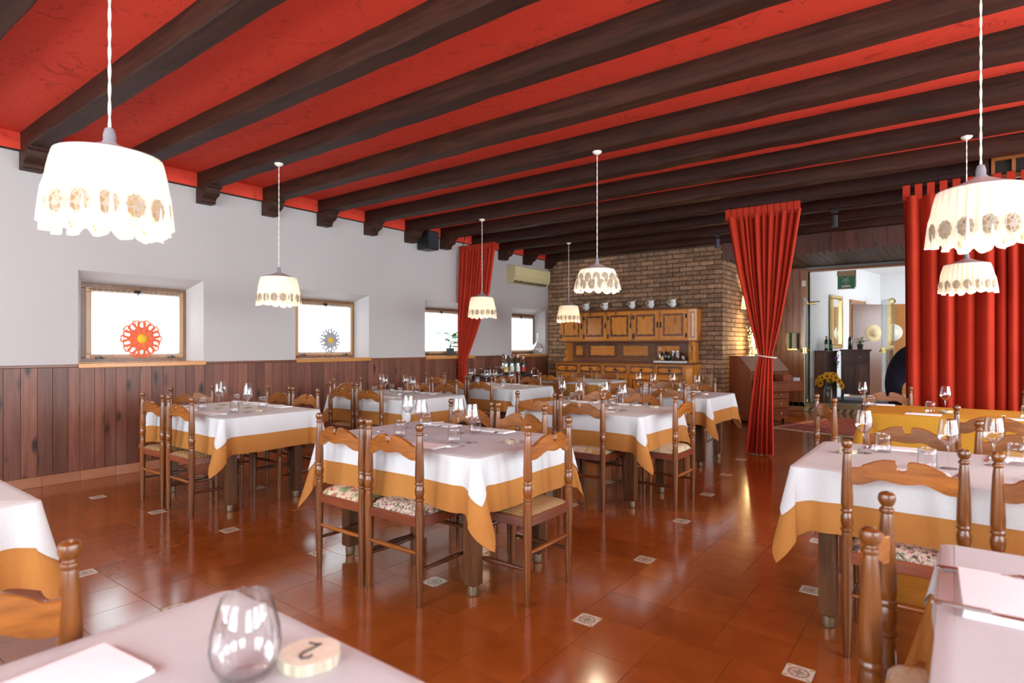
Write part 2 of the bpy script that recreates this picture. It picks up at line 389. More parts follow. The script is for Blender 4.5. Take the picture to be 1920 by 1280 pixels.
def rug_mat():
    m, nt, b = _new('oriental_rug'); tc = N(nt, 'ShaderNodeTexCoord'); sx = N(nt, 'ShaderNodeSeparateXYZ'); nt.links.new(tc.outputs['Object'], sx.inputs[0])
    v = coords(nt, (1, 1, 1), rnd=False)
    vo = N(nt, 'ShaderNodeTexVoronoi', distance='MANHATTAN'); vo.inputs['Scale'].default_value = 9; vo.inputs['Randomness'].default_value = .35; nt.links.new(v, vo.inputs['Vector'])
    c = ramp(nt, vo.outputs[0], [(.12, (.70, .45, .26)), (.22, (.55, .05, .03)), (.5, (.62, .09, .045)), (.62, (.22, .08, .07))])
    ab = N(nt, 'ShaderNodeMath', operation='ABSOLUTE'); nt.links.new(sx.outputs[0], ab.inputs[0])
    k = ramp(nt, ab.outputs[0], [(.56, (0, 0, 0)), (.565, (1, 1, 1)), (.60, (1, 1, 1)), (.605, (0, 0, 0))])
    c = mixc(nt, k, c, (.62, .45, .26)); nt.links.new(c, b.inputs['Base Color']); b.inputs['Roughness'].default_value = .95
    bump(nt, b, noise(nt, v, 150, 2), .3, .003); return m
M_rug = rug_mat()
# ================================================================== SETTING
WX, BY, CZ, BZ = -6.78, 10.25, 3.24, 3.08      # left wall, brick wall, ceiling, underside of beams
fwd = Vector((-sin(radians(37)), cos(radians(37)), 0)); rgt = Vector((cos(radians(37)), sin(radians(37)), 0))
def inview(x, y, z=0, m=1.06):
    p = Vector((x, y, 0)); d = p.dot(fwd)
    if d < .3: return False
    u = p.dot(rgt)/d; v = (1.31-z)/d
    return abs(u) < .873*m and v < .575*m
# ---- floor: blocks of nine terracotta tiles with a small glazed inset between the blocks
mb = MB(); mb.box(WX-.3, RW+.2, BW-.2, 13.0, -.08, -.0014)
floor = struct(mb.build('floor', M_grout, smooth=0))
TB, TS = .9047, .112; O = Vector((-1.403, 2.460)); E1 = Vector((TB, TS)); E2 = Vector((-TS, TB)); tl = TB/3
def plate(sz, h=.004, c=.0006):
    m = MB(); s = sz/2
    m.add([(-s, -s, -h), (s, -s, -h), (s, s, -h), (-s, s, -h), (-s+c, -s+c, 0), (s-c, -s+c, 0), (s-c, s-c, 0), (-s+c, s-c, 0)],
          [(4, 5, 6, 7), (0, 1, 5, 4), (1, 2, 6, 5), (2, 3, 7, 6), (3, 0, 4, 7)]); return m
tile_me = plate(tl-.0018).mesh('tile', M_tile, 0); ins_me = plate(TS-.004).mesh('inset_tile', M_inset, 0)
def on_floor(p): return (WX+.02 < p.x < RW and BW < p.y < BY) or (-3.15 < p.x < .25 and BY <= p.y < 12.9)
tiles = []; insets = []
for i in range(-16, 16):
    for j in range(-10, 20):
        c = O+E1*i+E2*j
        if on_floor(c): insets.append(c)
        bl = c+Vector((-TS/2, TS/2))
        for a in range(3):
            for b in range(3):
                p = bl+Vector(((a+.5)*tl, (b+.5)*tl))
                if on_floor(p): tiles.append(p)
tiles.sort(key=lambda p: (not inview(p.x, p.y), p.length))
insets.sort(key=lambda p: (not inview(p.x, p.y), p.length))
for p in tiles[:300]: put('tile', tile_me, floor, (p.x, p.y, random.uniform(-.0002, .0001)))
rest = MB(); src = plate(tl-.0018)
for p in tiles[300:]: rest.add([(v[0]+p.x, v[1]+p.y, v[2]) for v in src.v], src.f)
rest.build('floor_tiles', M_tile, floor, 0, kind='stuff')
for p in insets[:280]: put('inset_tile', ins_me, floor, (p.x, p.y, 0))
# ---- left wall with four splayed window niches
WIN = [(2.01, 3.20), (4.36, 5.55), (6.68, 7.85), (8.99, 10.15)]
FR = [(a+.09, b-.09) for a, b in WIN]; FX = WX-.22
mb = MB(); ys = [BW-.2]+[q for ab in WIN for q in ab]+[BY]
def yz(y0, y1, z0, z1, x=WX): mb.add([(x, y0, z0), (x, y1, z0), (x, y1, z1), (x, y0, z1)], [(0, 1, 2, 3)])
yz(BW-.2, BY, -.02, 1.12); yz(BW-.2, BY, 2.045, CZ)
for k in range(0, len(ys), 2): yz(ys[k], ys[k+1], 1.12, 2.045)
for (a, b), (fa, fb) in zip(WIN, FR):
    P = [(WX, a, 1.12), (WX, b, 1.12), (WX, b, 2.045), (WX, a, 2.045)]; Q = [(FX, fa, 1.12), (FX, fb, 1.12), (FX, fb, 1.945), (FX, fa, 1.945)]
    R = [(FX-.15, fa, 1.12), (FX-.15, fb, 1.12), (FX-.15, fb, 1.945), (FX-.15, fa, 1.945)]
    mb.add(P+Q+R, [(0, 1, 5, 4), (1, 2, 6, 5), (2, 3, 7, 6), (3, 0, 4, 7), (4, 5, 9, 8), (5, 6, 10, 9), (6, 7, 11, 10), (7, 4, 8, 11)])
wall_left = struct(mb.build('wall_left', M_white, smooth=0))
# wainscot planks, rail and sill boards
y = -1.6; rr = random.Random(3)
while y < BY-.03:
    wd = rr.uniform(.082, .128); y1 = min(y+wd, BY)
    m = MB(); m.box(0, .018+rr.uniform(0, .002), .002, y1-y-.002, .10, 1.104, c=.003)
    m.build('plank', M_wains, wall_left, 0, loc=(WX, y, 0)); y = y1
edges = [-1.6]+[q for ab in WIN for q in ab]+[BY]
for k in range(0, len(edges), 2):
    m = MB(); m.box(0, .026, 0, edges[k+1]-edges[k], 0, .026, c=.004); m.build('cap_rail', M_rail, wall_left, 0, loc=(WX, edges[k], 1.104))
bl = struct(MB().box(WX-.01, WX+.004, -1.6, BY, -.02, .09).build('baseboard_left', M_grout, smooth=0))
y = -1.6
while y < BY-.02:
    y1 = min(y+.302, BY-.002); m = MB(); m.box(.003, .014, .0015, y1-y-.0015, 0, .1, c=.003)
    m.build('skirting_tile', M_terr, bl, 0, loc=(WX, y, 0)); y = y1
t1 = struct(MB().box(WX, WX+.022, BW, BY, BZ+.005, CZ).build('trim_1', M_red, smooth=0))
MB().box(WX, WX+.026, BW, BY, BZ-.008, BZ+.005).build('edge_strip', M_beam, t1, 0)
# ---- windows
def window(i, fa, fb):
    z0, z1 = 1.14, 1.945; m = MB(); t = .05
    for (a, b, c, d) in ((fa, fb, z0, z0+t), (fa, fb, z1-t, z1), (fa, fa+t, z0+t, z1-t), (fb-t, fb, z0+t, z1-t)): m.box(FX-.05, FX, a, b, c, d, c=.004)
    win = struct(m.build('window_%d' % i, M_winf, smooth=0))
    m = MB(); a0, b0, c0, d0 = fa+t-.012, fb-t+.012, z0+t-.012, z1-t+.012; s = .05
    for (a, b, c, d) in ((a0, b0, c0, c0+s), (a0, b0, d0-s, d0), (a0, a0+s, c0+s, d0-s), (b0-s, b0, c0+s, d0-s)): m.box(FX-.040, FX+.008, a, b, c, d, c=.004)
    sash = m.build('sash', M_wins, win, 0)
    m = MB(); m.box(FX-.034, FX-.030, a0+s, b0-s, c0+s, d0-s); m.build('pane', M_pane, sash, 0)
    m = MB(); mid = (fa+fb)/2; m.box(FX-.012, FX+.022, mid-.03, mid+.03, z1-.075, z1-.045, c=.003); m.tube([(FX+.024, mid, z1-.06), (FX+.028, mid, z1-.10)], .006, 6); m.build('catch', M_iron, win)
    for q in (fa+.16, fb-.16):
        m = MB(); m.box(FX-.012, FX+.014, q-.04, q+.04, z0+.035, z0+.06, c=.003); m.build('hinge', M_iron, win, 0)
    a, b = WIN[i-1]; m = MB(); m.box(FX, WX+.045, a-.005, b+.005, 1.092, 1.14, c=.006); m.build('sill_board', M_sill, win, 0)
    # sheer half-curtain stretched on the sash
    m = MB(); n = 60; ya, yb = a0+s-.012, b0-s+.012; v = []; f = []
    for r, zz in enumerate((c0+.004, c0+.2, c0+.4, d0-.002)):
        for k in range(n+1):
            v.append((FX+.016+.004*sin(k*1.7+r*.3), ya+(yb-ya)*k/n, zz+(.004*sin(k*.9) if r == 0 else 0)))
    for r in range(3):
        for k in range(n): f.append((r*(n+1)+k, r*(n+1)+k+1, (r+1)*(n+1)+k+1, (r+1)*(n+1)+k))
    m.add(v, f)
    lb = ['sheer white curtain behind the red paper flower', 'sheer white curtain behind the white paper daisy', 'sheer white curtain in the window with the potted plant', 'sheer white curtain in the window nearest the brick wall'][i-1]
    o = m.build('window_curtain', M_sheer); tag(o, lb, 'curtain', 'sheer curtains on the small windows')
    r = MB(); r.tube([(FX+.015, ya-.02, d0-.02), (FX+.015, yb+.02, d0-.02)], .004, 6); r.build('rod', M_brass, o)
    return win
for i, (a, b) in enumerate(FR): window(i+1, a, b)
# ---- ceiling and beams
ceiling = struct(MB().box(WX-.3, RW+.3, BW-.3, BY+.2, CZ, CZ+.2).build('ceiling', M_red, smooth=0))
rb = random.Random(5)
def corbel_me():
    m = MB(); pts = [(0, -.175), (.115, -.175), (.125, -.160), (.130, -.135), (.145, -.115), (.185, -.105), (.215, -.085), (.228, -.055), (.232, -.03), (.27, -.012), (.275, 0), (0, 0)]
    m.prism(pts, .16); return m.mesh('corbel', M_corbel, 20)
corb = corbel_me()
for k in range(-5, 12):
    y0 = 1.560+.7785*k; v = []; f = []; n = 40; L = RW-WX
    m = MB(); dy = [rb.uniform(-.007, .007) for _ in range(n+1)]; dz = [rb.uniform(-.006, .004) for _ in range(n+1)]
    for i in range(n+1):
        x = L*i/n; a = dy[i]; z = dz[i]
        v += [(x, a+.012, z), (x, a, z+.012), (x, a*.4, .162), (x, .16-a*.4, .162), (x, .16+a, z+.012), (x, .148+a, z)]
    for i in range(n):
        for q in range(6):
            r = (q+1) % 6; f.append((6*i+q, 6*i+r, 6*i+6+r, 6*i+6+q))
    m.add(v, f); bm_ = m.build('beam', M_beam, ceiling, 25, loc=(WX, y0, BZ))
    put('corbel', corb, bm_, (0, 0, 0))
# ---- brick wall, its return, and the timber alcove beyond
wb = struct(MB().box(WX-.3, -3.19, BY+.012, BY+.3, -.02, CZ).build('wall_back', M_mortar, smooth=0))
def brick_me(L, d=.022):
    m = MB(); m.box(-L/2, L/2, 0, d, -.0345, .0345, c=.004); return m.mesh('brick', M_brick, 0)
BRL = brick_me(.235); BRH = brick_me(.112); BRQ = brick_me(.17)
rb = random.Random(11); nb = 0; row = 0; z = .045; restb = MB(); sb = brick_me
while z < 3.06:
    x = WX+.0 + (0 if row % 2 else -.12)
    while x < -3.2:
        x1 = x+.247; a = max(x, WX); b = min(x1, -3.19+.012)
        if b-a > .05:
            L = b-a-.012; hid = (z < 1.95 and -6.15 < a and b < -3.62) or z < .55
            if hid or nb >= 300: restb.box(a, a+L, BY-.010, BY+.012, z-.0345, z+.0345)
            else:
                me = BRL if abs(L-.235) < .004 else MB().box(-L/2, L/2, 0, .022, -.0345, .0345, c=.004).mesh('brick', M_brick, 0)
                put('brick', me, wb, (a+L/2, BY-.010+rb.uniform(-.005, .005), z), (rb.uniform(-.012, .012), 0, rb.uniform(-.012, .012))); nb += 1
        x = x1
    row += 1; z += .0822
restb.build('rear_bricks', M_brick, wb, 0, kind='stuff')
wr = struct(MB().box(-3.45, -3.202, BY+.312, 13.0, -.02, 2.9).build('wall_return', M_mortar, smooth=0))
MB().box(-3.215, -3.202, BY+.012, BY+.312, -.02, 2.9).build('mortar_face', M_mortar, wr, 0)
row = 0; z = .045; restb = MB(); rbm = MB().box(0, .022, -.1175, .1175, -.0345, .0345, c=.004).mesh('brick', M_brick, 0)
nb = 0
while z < 2.80:
    y = BY+(0 if row % 2 else -.06)
    while y < 12.8:
        y0 = max(y, BY-.004); L = y+.235-y0
        if L > .05:
            if z > 1.05 and y < 11.9 and nb < 290:
                me = rbm if abs(L-.235) < .004 else MB().box(0, .022, -L/2, L/2, -.0345, .0345, c=.004).mesh('brick', M_brick, 0)
                put('brick', me, wr, (-3.204+rb.uniform(-.004, .006), y0+L/2, z)); nb += 1
            else: restb.box(-3.204, -3.182, y0, y0+L, z-.0345, z+.0345)
        y += .247
    row += 1; z += .0822
restb.build('rear_bricks', M_brick, wr, 0, kind='stuff')
# valance with a scalloped lower edge, board by board
v0 = struct(MB().box(-3.19, .3, BY+.02, BY+.06, 2.98, CZ).build('trim_2', M_valance, smooth=0))
x = -3.188; bw = .185
while x < .25:
    m = MB(); pts = [(0, .33), (0, .02)]
    for k in range(1, 12):
        u = k/12*bw; h = .012+.055*abs(sin(pi*k/12))**.7
        if 5 <= k <= 7: h = (.02, -.012, .02)[k-5]
        pts.append((u, h))
    pts += [(bw-.003, .02), (bw-.003, .33)]
    m.prism(pts, .02); m.build('valance_board', M_valance, v0, 0, loc=(x, BY+rb.uniform(-.002, .002), 2.735)); x += bw
# alcove: plank ceiling, plank wall, doorway
ac = struct(MB().box(-3.45, .5, BY+.06, 13.2, 2.90, 2.98).build('ceiling_alcove', M_valance, smooth=0))
x = -3.19
M_acp = wood('alcove_plank', (.028, .016, .012), (.07, .044, .034), 'y', .5, .0, .8, spec=.3)
while x < .3:
    m = MB(); m.box(.002, .118, 0, 12.98-BY-.06, -.02, 0, c=.005); m.build('plank', M_acp, ac, 0, loc=(x, BY+.06, 2.90)); x += .12
wp = struct(MB().box(-3.45, -2.46, 13.02, 13.12, -.02, 2.9).build('wall_entrance', M_panel, smooth=0))
x = -3.2
while x < -2.5:
    m = MB(); m.box(.002, .112, 0, .02, .08, 2.88, c=.004); m.build('plank', M_panel, wp, 0, loc=(x, 13.0, 0)); x += .115
MB().box(-3.2, -2.46, 12.985, 13.0, 0, .08).build('skirting', M_terr, wp, 0)
d1 = struct(MB().box(-2.46, -2.36, 12.97, 13.12, .17, 2.84, c=.006).box(-2.36, -.3, 12.97, 13.12, 2.79, 2.84, c=.006).box(-.3, -.2, 12.97, 13.12, .17, 2.84, c=.006).build('door_1', M_doorw, smooth=0))
struct(MB().box(-.2, .5, 13.0, 13.12, -.02, 2.9).box(.3, .5, BY, 13.0, -.02, 2.9).build('wall_alcove', M_white2, smooth=0))
# closing walls: beside the alcove, right-hand and behind the camera (each with windows)
struct(MB().box(.3, RW+.2, BY, BY+.2, -.02, CZ).build('wall_far', M_white, smooth=0))
def holed(name, fixed, lo, hi, wins, axis):
    m = MB(); z0, z1 = .8, 2.7; e = [lo]+[q for ab in wins for q in ab]+[hi]
    def bx(a, b, c, d):
        if axis == 'x': m.box(fixed, fixed+.2, a, b, c, d)
        else: m.box(a, b, fixed-.2, fixed, c, d)
    bx(lo, hi, -.02, z0); bx(lo, hi, z1, CZ)
    for k in range(0, len(e), 2): bx(e[k], e[k+1], z0, z1)
    o = struct(m.build(name, M_white, smooth=0)); return o
holed('wall_right', RW, BW, BY+.2, RWIN, 'x'); holed('wall_behind', BW, WX-.3, RW+.2, BWIN, 'y')
n = 5
for wins, axis in ((RWIN, 'x'), (BWIN, 'y')):
    for a, b in wins:
        m = MB(); t = .06; q = (a+b)/2
        for (c, d, e, f) in ((a, b, .8, .8+t), (a, b, 2.7-t, 2.7), (a, a+t, .8, 2.7), (b-t, b, .8, 2.7), (q-.04, q+.04, .8, 2.7), (a, b, 1.72, 1.76)):
            if axis == 'x': m.box(RW+.03, RW+.08, c, d, e, f)
            else: m.box(c, d, BW-.08, BW-.03, e, f)
        struct(m.build('window_%d' % n, M_winf, smooth=0)); n += 1
# ---- hall beyond the doorway, one step up
hf = struct(MB().box(-3.0, 1.6, 13.0, 18.0, -.05, .17).build('floor_hall', plaster('stone_step', (.42, .33, .22), .5, 20, .1), smooth=0))
MB().box(-2.40, -.25, 12.90, 13.02, -.01, .085, c=.004).build('tread', flat('step_tile', (.40, .31, .19), .5), hf, 0)
x = -2.40; M_d1 = flat('step_tile_dark', (.10, .09, .07), .5); M_d2 = flat('step_tile_pale', (.55, .46, .30), .5); k = 0
while x < -.3:
    m = MB(); m.prism([(0, .005), (.06, .005), (.10, .08), (.04, .08)], .008); m.build('edge_tile', M_d1 if k % 2 else M_d2, hf, 0, loc=(x, 12.892, 0)); x += .06; k += 1
MB().box(-2.1, -.9, 13.3, 14.9, .17, .18).build('door_mat', flat('grey_mat', (.10, .10, .13), .95), hf, 0)
A = Vector((-2.33, 13.12)); B = Vector((-1.50, 17.6)); hd = (B-A).normalized(); hn = Vector((hd.y, -hd.x)); hang = atan2(hd.y, hd.x)
m = MB(); m.add([(A.x, A.y, .17), (B.x, B.y, .17), (B.x, B.y, 3.15), (A.x, A.y, 3.15), (A.x-.2, A.y, .17), (B.x-.2, B.y, .17), (B.x-.2, B.y, 3.15), (A.x-.2, A.y, 3.15)], [(0, 1, 2, 3), (7, 6, 5, 4), (3, 2, 6, 7)])
struct(m.build('wall_hall_left', M_white2, smooth=0))
struct(MB().box(-2.0, 1.8, 17.6, 17.7, -.02, 3.2).build('wall_hall_back', M_white2, smooth=0))
struct(MB().box(1.6, 1.7, 13.1, 14.6, -.02, 3.2).box(1.6, 1.7, 16.4, 17.7, -.02, 3.2).box(1.6, 1.7, 14.6, 16.4, 2.3, 3.2).box(1.6, 1.7, 14.6, 16.4, -.02, 1.0).build('wall_hall_right', M_white2, smooth=0))
struct(MB().box(-3.0, 1.8, 13.0, 17.7, 3.12, 3.2).build('ceiling_hall', M_white2, smooth=0))
struct(MB().box(-3.0, 1.8, 13.12, 13.16, 2.84, 3.15).build('wall_hall_front', M_white2, smooth=0))
# ================================================================== DINING CHAIRS
def lin(a, b, t): return a+(b-a)*t
def slat_mesh():
    top = [(0, .811), (.008, .812), (.014, .816), (.0175, .823), (.0178, .840), (.022, .8475), (.030, .851), (.045, .8515), (.075, .848), (.100, .839), (.128, .825), (.142, .818), (.152, .808), (.163, .804), (.178, .803), (.190, .803)]
    bot = [(0, .759), (.03, .762), (.055, .7665), (.075, .767), (.095, .761), (.12, .748), (.145, .737), (.165, .733), (.190, .733)]
    def ev(T, x):
        for (a, u), (b, v) in zip(T, T[1:]):
            if x <= b+1e-9: return lin(u, v, (x-a)/(b-a))
        return T[-1][1]
    xs = sorted(set([p[0] for p in top]+[p[0] for p in bot]+[.0176, .06, .09, .11]))
    xs = [-x for x in xs[::-1] if x > 0]+xs
    v = []; f = []
    for x in xs:
        q = abs(x); t, b = ev(top, q), ev(bot, q); yb = -.028*(1-(x/.19)**2)
        x *= .96; v += [(x, yb-.010, b), (x, yb-.010, t-.003), (x, yb-.007, t), (x, yb+.007, t), (x, yb+.010, t-.003), (x, yb+.010, b)]
    for i in range(len(xs)-1):
        for k in range(6):
            j = (k+1) % 6; f.append((6*i+k, 6*i+6+k, 6*i+6+j, 6*i+j))
    n = len(xs)-1; f += [tuple(range(6)), tuple(6*n+k for k in range(5, -1, -1))]
    return MB().add(v, f).mesh('backrest', M_slat, 40)
POST = [(.0135, 0), (.0165, .06), (.0205, .25), (.0225, .40), (.0225, .47), (.0205, .515), (.0185, .528), (.0235, .533), (.0245, .538), (.0235, .543), (.0185, .548), (.0215, .557), (.0245, .575), (.0235, .592), (.0195, .605), (.0185, .609), (.0235, .613), (.0245, .618), (.0235, .623), (.0205, .629), (.0235, .645), (.0235, .67), (.0215, .74), (.0175, .82), (.0145, .853), (.0135, .858), (.0175, .862), (.0185, .867), (.0175, .871), (.013, .875), (.0125, .878), (.0175, .884), (.021, .893), (.0215, .900), (.0195, .909), (.014, .914), (.006, .917)]
FLEG = [(.013, 0), (.016, .08), (.0205, .28), (.021, .33), (.017, .345), (.0215, .352), (.0215, .358), (.017, .365), (.023, .385), (.024, .452)]
chair_me = dict(
    post=MB().lathe(POST, 14).mesh('post', M_chair, 30), leg=MB().lathe(FLEG, 12).mesh('leg', M_chair, 30), slat=slat_mesh(),
    rs=MB().tube([(-.2, 0, .265), (-.1, 0, .265), (.1, 0, .265), (.2, 0, .265)], [.008, .0125, .0125, .008], 10).mesh('stretcher', M_slat, 40),
    fs=MB().tube([(-.2, .385, .30), (-.1, .385, .30), (.1, .385, .30), (.2, .385, .30)], [.008, .012, .012, .008], 10).mesh('stretcher', M_dark, 40),
    sl=MB().tube([(-.2, 0, .185), (-.2, .2, .185), (-.2, .385, .185)], [.008, .0125, .008], 10).mesh('stretcher', M_dark, 40),
    sr=MB().tube([(.2, 0, .185), (.2, .2, .185), (.2, .385, .185)], [.008, .0125, .008], 10).mesh('stretcher', M_dark, 40))
m = MB(); m.box(-.185, .185, -.013, .013, .398, .448, c=.003).box(-.19, .19, .372, .398, .398, .448, c=.003).box(-.213, -.187, .015, .375, .398, .448, c=.003).box(.187, .213, .015, .375, .398, .448, c=.003)
chair_me['frame'] = m.mesh('seat_frame', M_desk, 20)
def pad(h, crown, x0, y0, y1, r=.03):
    v = []; f = []; nx, ny = 14, 14
    for j in range(ny+1):
        for i in range(nx+1):
            u, w_ = 2*i/nx-1, 2*j/ny-1
            e = (1-u**6)*(1-w_**6); v.append((x0*u, lin(y0, y1, j/ny), .446+h*min(1, e*1.6)**.5+crown*(1-u*u)*(1-w_*w_)))
    for j in range(ny):
        for i in range(nx): a = j*(nx+1)+i; f.append((a, a+1, a+nx+2, a+nx+1))
    b = len(v); L = [i for i in range(nx+1)]+[(j+1)*(nx+1)+nx for j in range(ny)]+[ny*(nx+1)+i for i in range(nx-1, -1, -1)]+[j*(nx+1) for j in range(ny-1, 0, -1)]
    for q in L: v.append((v[q][0], v[q][1], .44))
    for k in range(len(L)): j = (k+1) % len(L); f.append((L[j], L[k], b+k, b+j))
    return MB().add(v, f)
SEAT = {'rush': pad(.018, .004, .198, -.006, .392).mesh('seat', M_rush, 60)}
for k, mt in (('cream', M_fl_cream), ('dark', M_fl_dark), ('yellow', M_fl_yel)): SEAT[k] = pad(.034, .016, .192, .002, .39).mesh('cushion', mt, 60)
def make_chair(kind):
    r = thing('dining_chair', 'x', 'chair')
    for s in (-1, 1):
        put('post', chair_me['post'], r, (s*.195, 0, 0)); put('leg', chair_me['leg'], r, (s*.2, .385, 0))
    put('backrest', chair_me['slat'], r); put('seat_frame', chair_me['frame'], r)
    put('seat' if kind == 'rush' else 'cushion', SEAT[kind], r)
    for q in ('rs', 'fs', 'sl', 'sr'): put('stretcher', chair_me[q], r)
    return r
PROTO = {}; USED = set()
WD = {'rush': 'woven rush seat', 'cream': 'cream floral cushion', 'dark': 'dark floral cushion', 'yellow': 'yellow floral cushion'}
def chair(x, y, ang, kind, label, group):
    if kind not in PROTO: PROTO[kind] = make_chair(kind)
    if kind not in USED:
        USED.add(kind); r = PROTO[kind]; r.location = (x, y, 0); r.rotation_euler = (0, 0, ang); r['label'] = label; r['group'] = group; return r
    return dup(PROTO[kind], (x, y, 0), ang, label, group)
# ================================================================== TABLES AND CLOTHS
m = MB(); m.box(-.036, .036, -.036, .036, .055, .735, c=.006); leg_me = m.mesh('leg', M_leg, 20)
foot_me = MB().lathe([(.020, 0), (.026, .003), (.028, .015), (.028, .055), (.026, .056)], 14).mesh('foot', M_foot, 30)
def table(x0, x1, y0, y1, label, ins=.14):
    cx, cy = (x0+x1)/2, (y0+y1)/2; t = thing('dining_table', label, 'table', (cx, cy, 0), 0, 'dining tables'); a, b = (x1-x0)/2, (y1-y0)/2
    MB().box(-a+.005, a-.005, -b+.005, b-.005, .725, .748, c=.004).build('tabletop', M_leg, t, 20)
    m = MB(); p, q = a-ins-.036, b-ins-.036
    m.box(-p, p, -q-.05, -q-.03, .63, .725).box(-p, p, q+.03, q+.05, .63, .725).box(-p-.05, -p-.03, -q, q, .63, .725).box(p+.03, p+.05, -q, q, .63, .725)
    m.build('apron', M_leg, t, 0)
    for sx in (-1, 1):
        for sy in (-1, 1):
            l = put('leg', leg_me, t, (sx*(a-ins), sy*(b-ins), 0)); put('foot', foot_me, l)
    return t
def cloth(name, mt, label, group, x0, x1, y0, y1, z, drop, off, seed, lean=.5):
    rd = random.Random(seed); cx, cy = (x0+x1)/2, (y0+y1)/2; a, b = (x1-x0)/2, (y1-y0)/2; r = .022
    P = []  # x, y, nx, ny, distance to the corner, arc length
    ph = [rd.uniform(0, 6.28) for _ in range(6)]
    sides = [((-a+r, -b), (a-r, -b), (0, -1), (a-r, -b+r), -pi/2), ((a, -b+r), (a, b-r), (1, 0), (a-r, b-r), 0), ((a-r, b), (-a+r, b), (0, 1), (-a+r, b-r), pi/2), ((-a, b-r), (-a, -b+r), (-1, 0), (-a+r, -b+r), pi)]
    s = 0
    for (p, q, n, c, a0) in sides:
        L = sqrt((q[0]-p[0])**2+(q[1]-p[1])**2); ks = []; d = 0
        while d < min(.42, L/2): ks.append(d); d += .014 if d < .22 else .03
        M_ = int((L-2*ks[-1])/.05)+1; mid = [lin(ks[-1], L-ks[-1], k/M_) for k in range(1, M_)]
        for d in ks+mid+[L-k for k in ks[::-1]]:
            t = d/L; P.append((lin(p[0], q[0], t), lin(p[1], q[1], t), n[0], n[1], min(d, L-d), s+d, 1 if d > L/2 else -1))
        s += L
        for k in range(1, 14):
            ph_ = k/7-1; an = a0+pi/4+ph_*.92; P.append((c[0]+r*cos(a0+pi/2*k/14), c[1]+r*sin(a0+pi/2*k/14), cos(an), sin(an), -1-ph_*.999, s, 0))
    v = []; f = []; R = 9; n = len(P)
    D = drop
    for (px, py, nx, ny, dc, sl, sd) in P: v.append((px-nx*.02, py-ny*.02, z))
    for (px, py, nx, ny, dc, sl, sd) in P: v.append((px-nx*.006, py-ny*.006, z-.0015))
    for k in range(R+1):
        t = k/R
        for (px, py, nx, ny, dc, sl, sd) in P:
            apex = dc < 0; fi = abs(dc+1) if apex else 1; dd = max(dc, 0)
            if apex: e = D*1.10*(1.414-.414*fi**1.1)
            else: e = D*(1+.10*exp(-dd/.06))+.004*sin(sl*3.1+ph[0])*min(1, dd*4)
            d = .006+(e-.006)*t; far = 1-exp(-(dd/.12)**2)
            if apex: q = d*(.25-.06*fi*fi)
            else: q = d*(.17*exp(-(dd/.030)**2)-.10*exp(-((dd-.065)/.030)**2)+.10*(1-exp(-(dd/.06)**2)))+(d/.28)*far*(.010*sin(sl*6.3+ph[1])+.006*sin(sl*13.7+ph[2]))
            skew = (1 if apex else exp(-(dd/.03)**2))*(1-.5*fi)*lean*d*d
            v.append((px+nx*(q+off)-ny*skew, py+ny*(q+off)+nx*skew, z-d))
    for k in range(R+2):
        for i in range(n):
            j = (i+1) % n; f.append((k*n+j, k*n+i, (k+1)*n+i, (k+1)*n+j))
    f.append(tuple(range(n)))
    o = MB().add(v, f).build(name, mt, None, 50, loc=(cx, cy, 0)); return tag(o, label, 'tablecloth', group)
# ================================================================== TABLEWARE
wine_me = [MB().lathe([(.006, .100), (.014, .104), (.028, .118), (.0385, .134), (.0415, .145), (.0405, .160), (.036, .190), (.0305, .2175), (.030, .220), (.0292, .2195), (.0345, .190), (.0390, .160), (.0400, .145), (.037, .135), (.027, .120), (.013, .106), (.004, .104)], 26, cap=False).mesh('bowl', M_glass, 60),
           MB().lathe([(.0042, .004), (.0035, .02), (.0033, .08), (.006, .101)], 10, cap=False).mesh('stem', M_glass, 60),
           MB().lathe([(.0005, .0005), (.036, .0005), (.0365, .0015), (.02, .0032), (.004, .006)], 26, cap=False).mesh('foot', M_glass, 60)]
tumb_me = MB().lathe([(.0005, .0005), (.033, .0005), (.0355, .003), (.037, .03), (.0365, .07), (.0345, .096), (.0335, .0965), (.0330, .095), (.035, .07), (.0355, .03), (.033, .010), (.0005, .009)], 26, cap=False).mesh('tumbler', M_glass, 60)
def fork_mesh():
    m = MB(); h = [(-.0095, -.10), (-.008, -.103), (0, -.1045), (.008, -.103), (.0095, -.10), (.0075, -.06), (.0035, -.01), (.003, .03), (.009, .04), (.0115, .052), (-.0115, .052), (-.009, .04), (-.003, .03), (-.0035, -.01), (-.0075, -.06)]
    M1 = Matrix.Rotation(-pi/2, 4, 'X')
    m.prism(h, .0028, Matrix(((1, 0, 0, 0), (0, 0, 1, 0), (0, 1, 0, 0), (0, 0, 0, 1))))
    for x in (-.0098, -.0036, .0026, .0088): m.box(x-.0012, x+.0024, .05, .096, .001, .0038)
    m.v = [(x, y, z+.006*max(0, 1-abs((y+.02)/.06))**1+.010*max(0, min(1, (y-.0)/.05))*(1-max(0, (y-.05)/.06))) for x, y, z in m.v]
    return m.mesh('fork', M_steel, 30)
def knife_mesh():
    m = MB(); Q = Matrix(((1, 0, 0, 0), (0, 0, 1, 0), (0, 1, 0, 0), (0, 0, 0, 1)))
    m.prism([(-.006, -.11), (-.005, -.113), (.005, -.113), (.006, -.11), (.0055, -.05), (.0042, -.015), (-.0042, -.015), (-.0055, -.05)], .006, Q)
    m.prism([(-.0042, -.015), (.0042, -.015), (.0105, 0), (.0115, .05), (.0085, .10), (-.006, .112), (-.0065, 0)], .0016, Q); return m.mesh('knife', M_steel, 30)
fork_me, knife_me = fork_mesh(), knife_mesh()
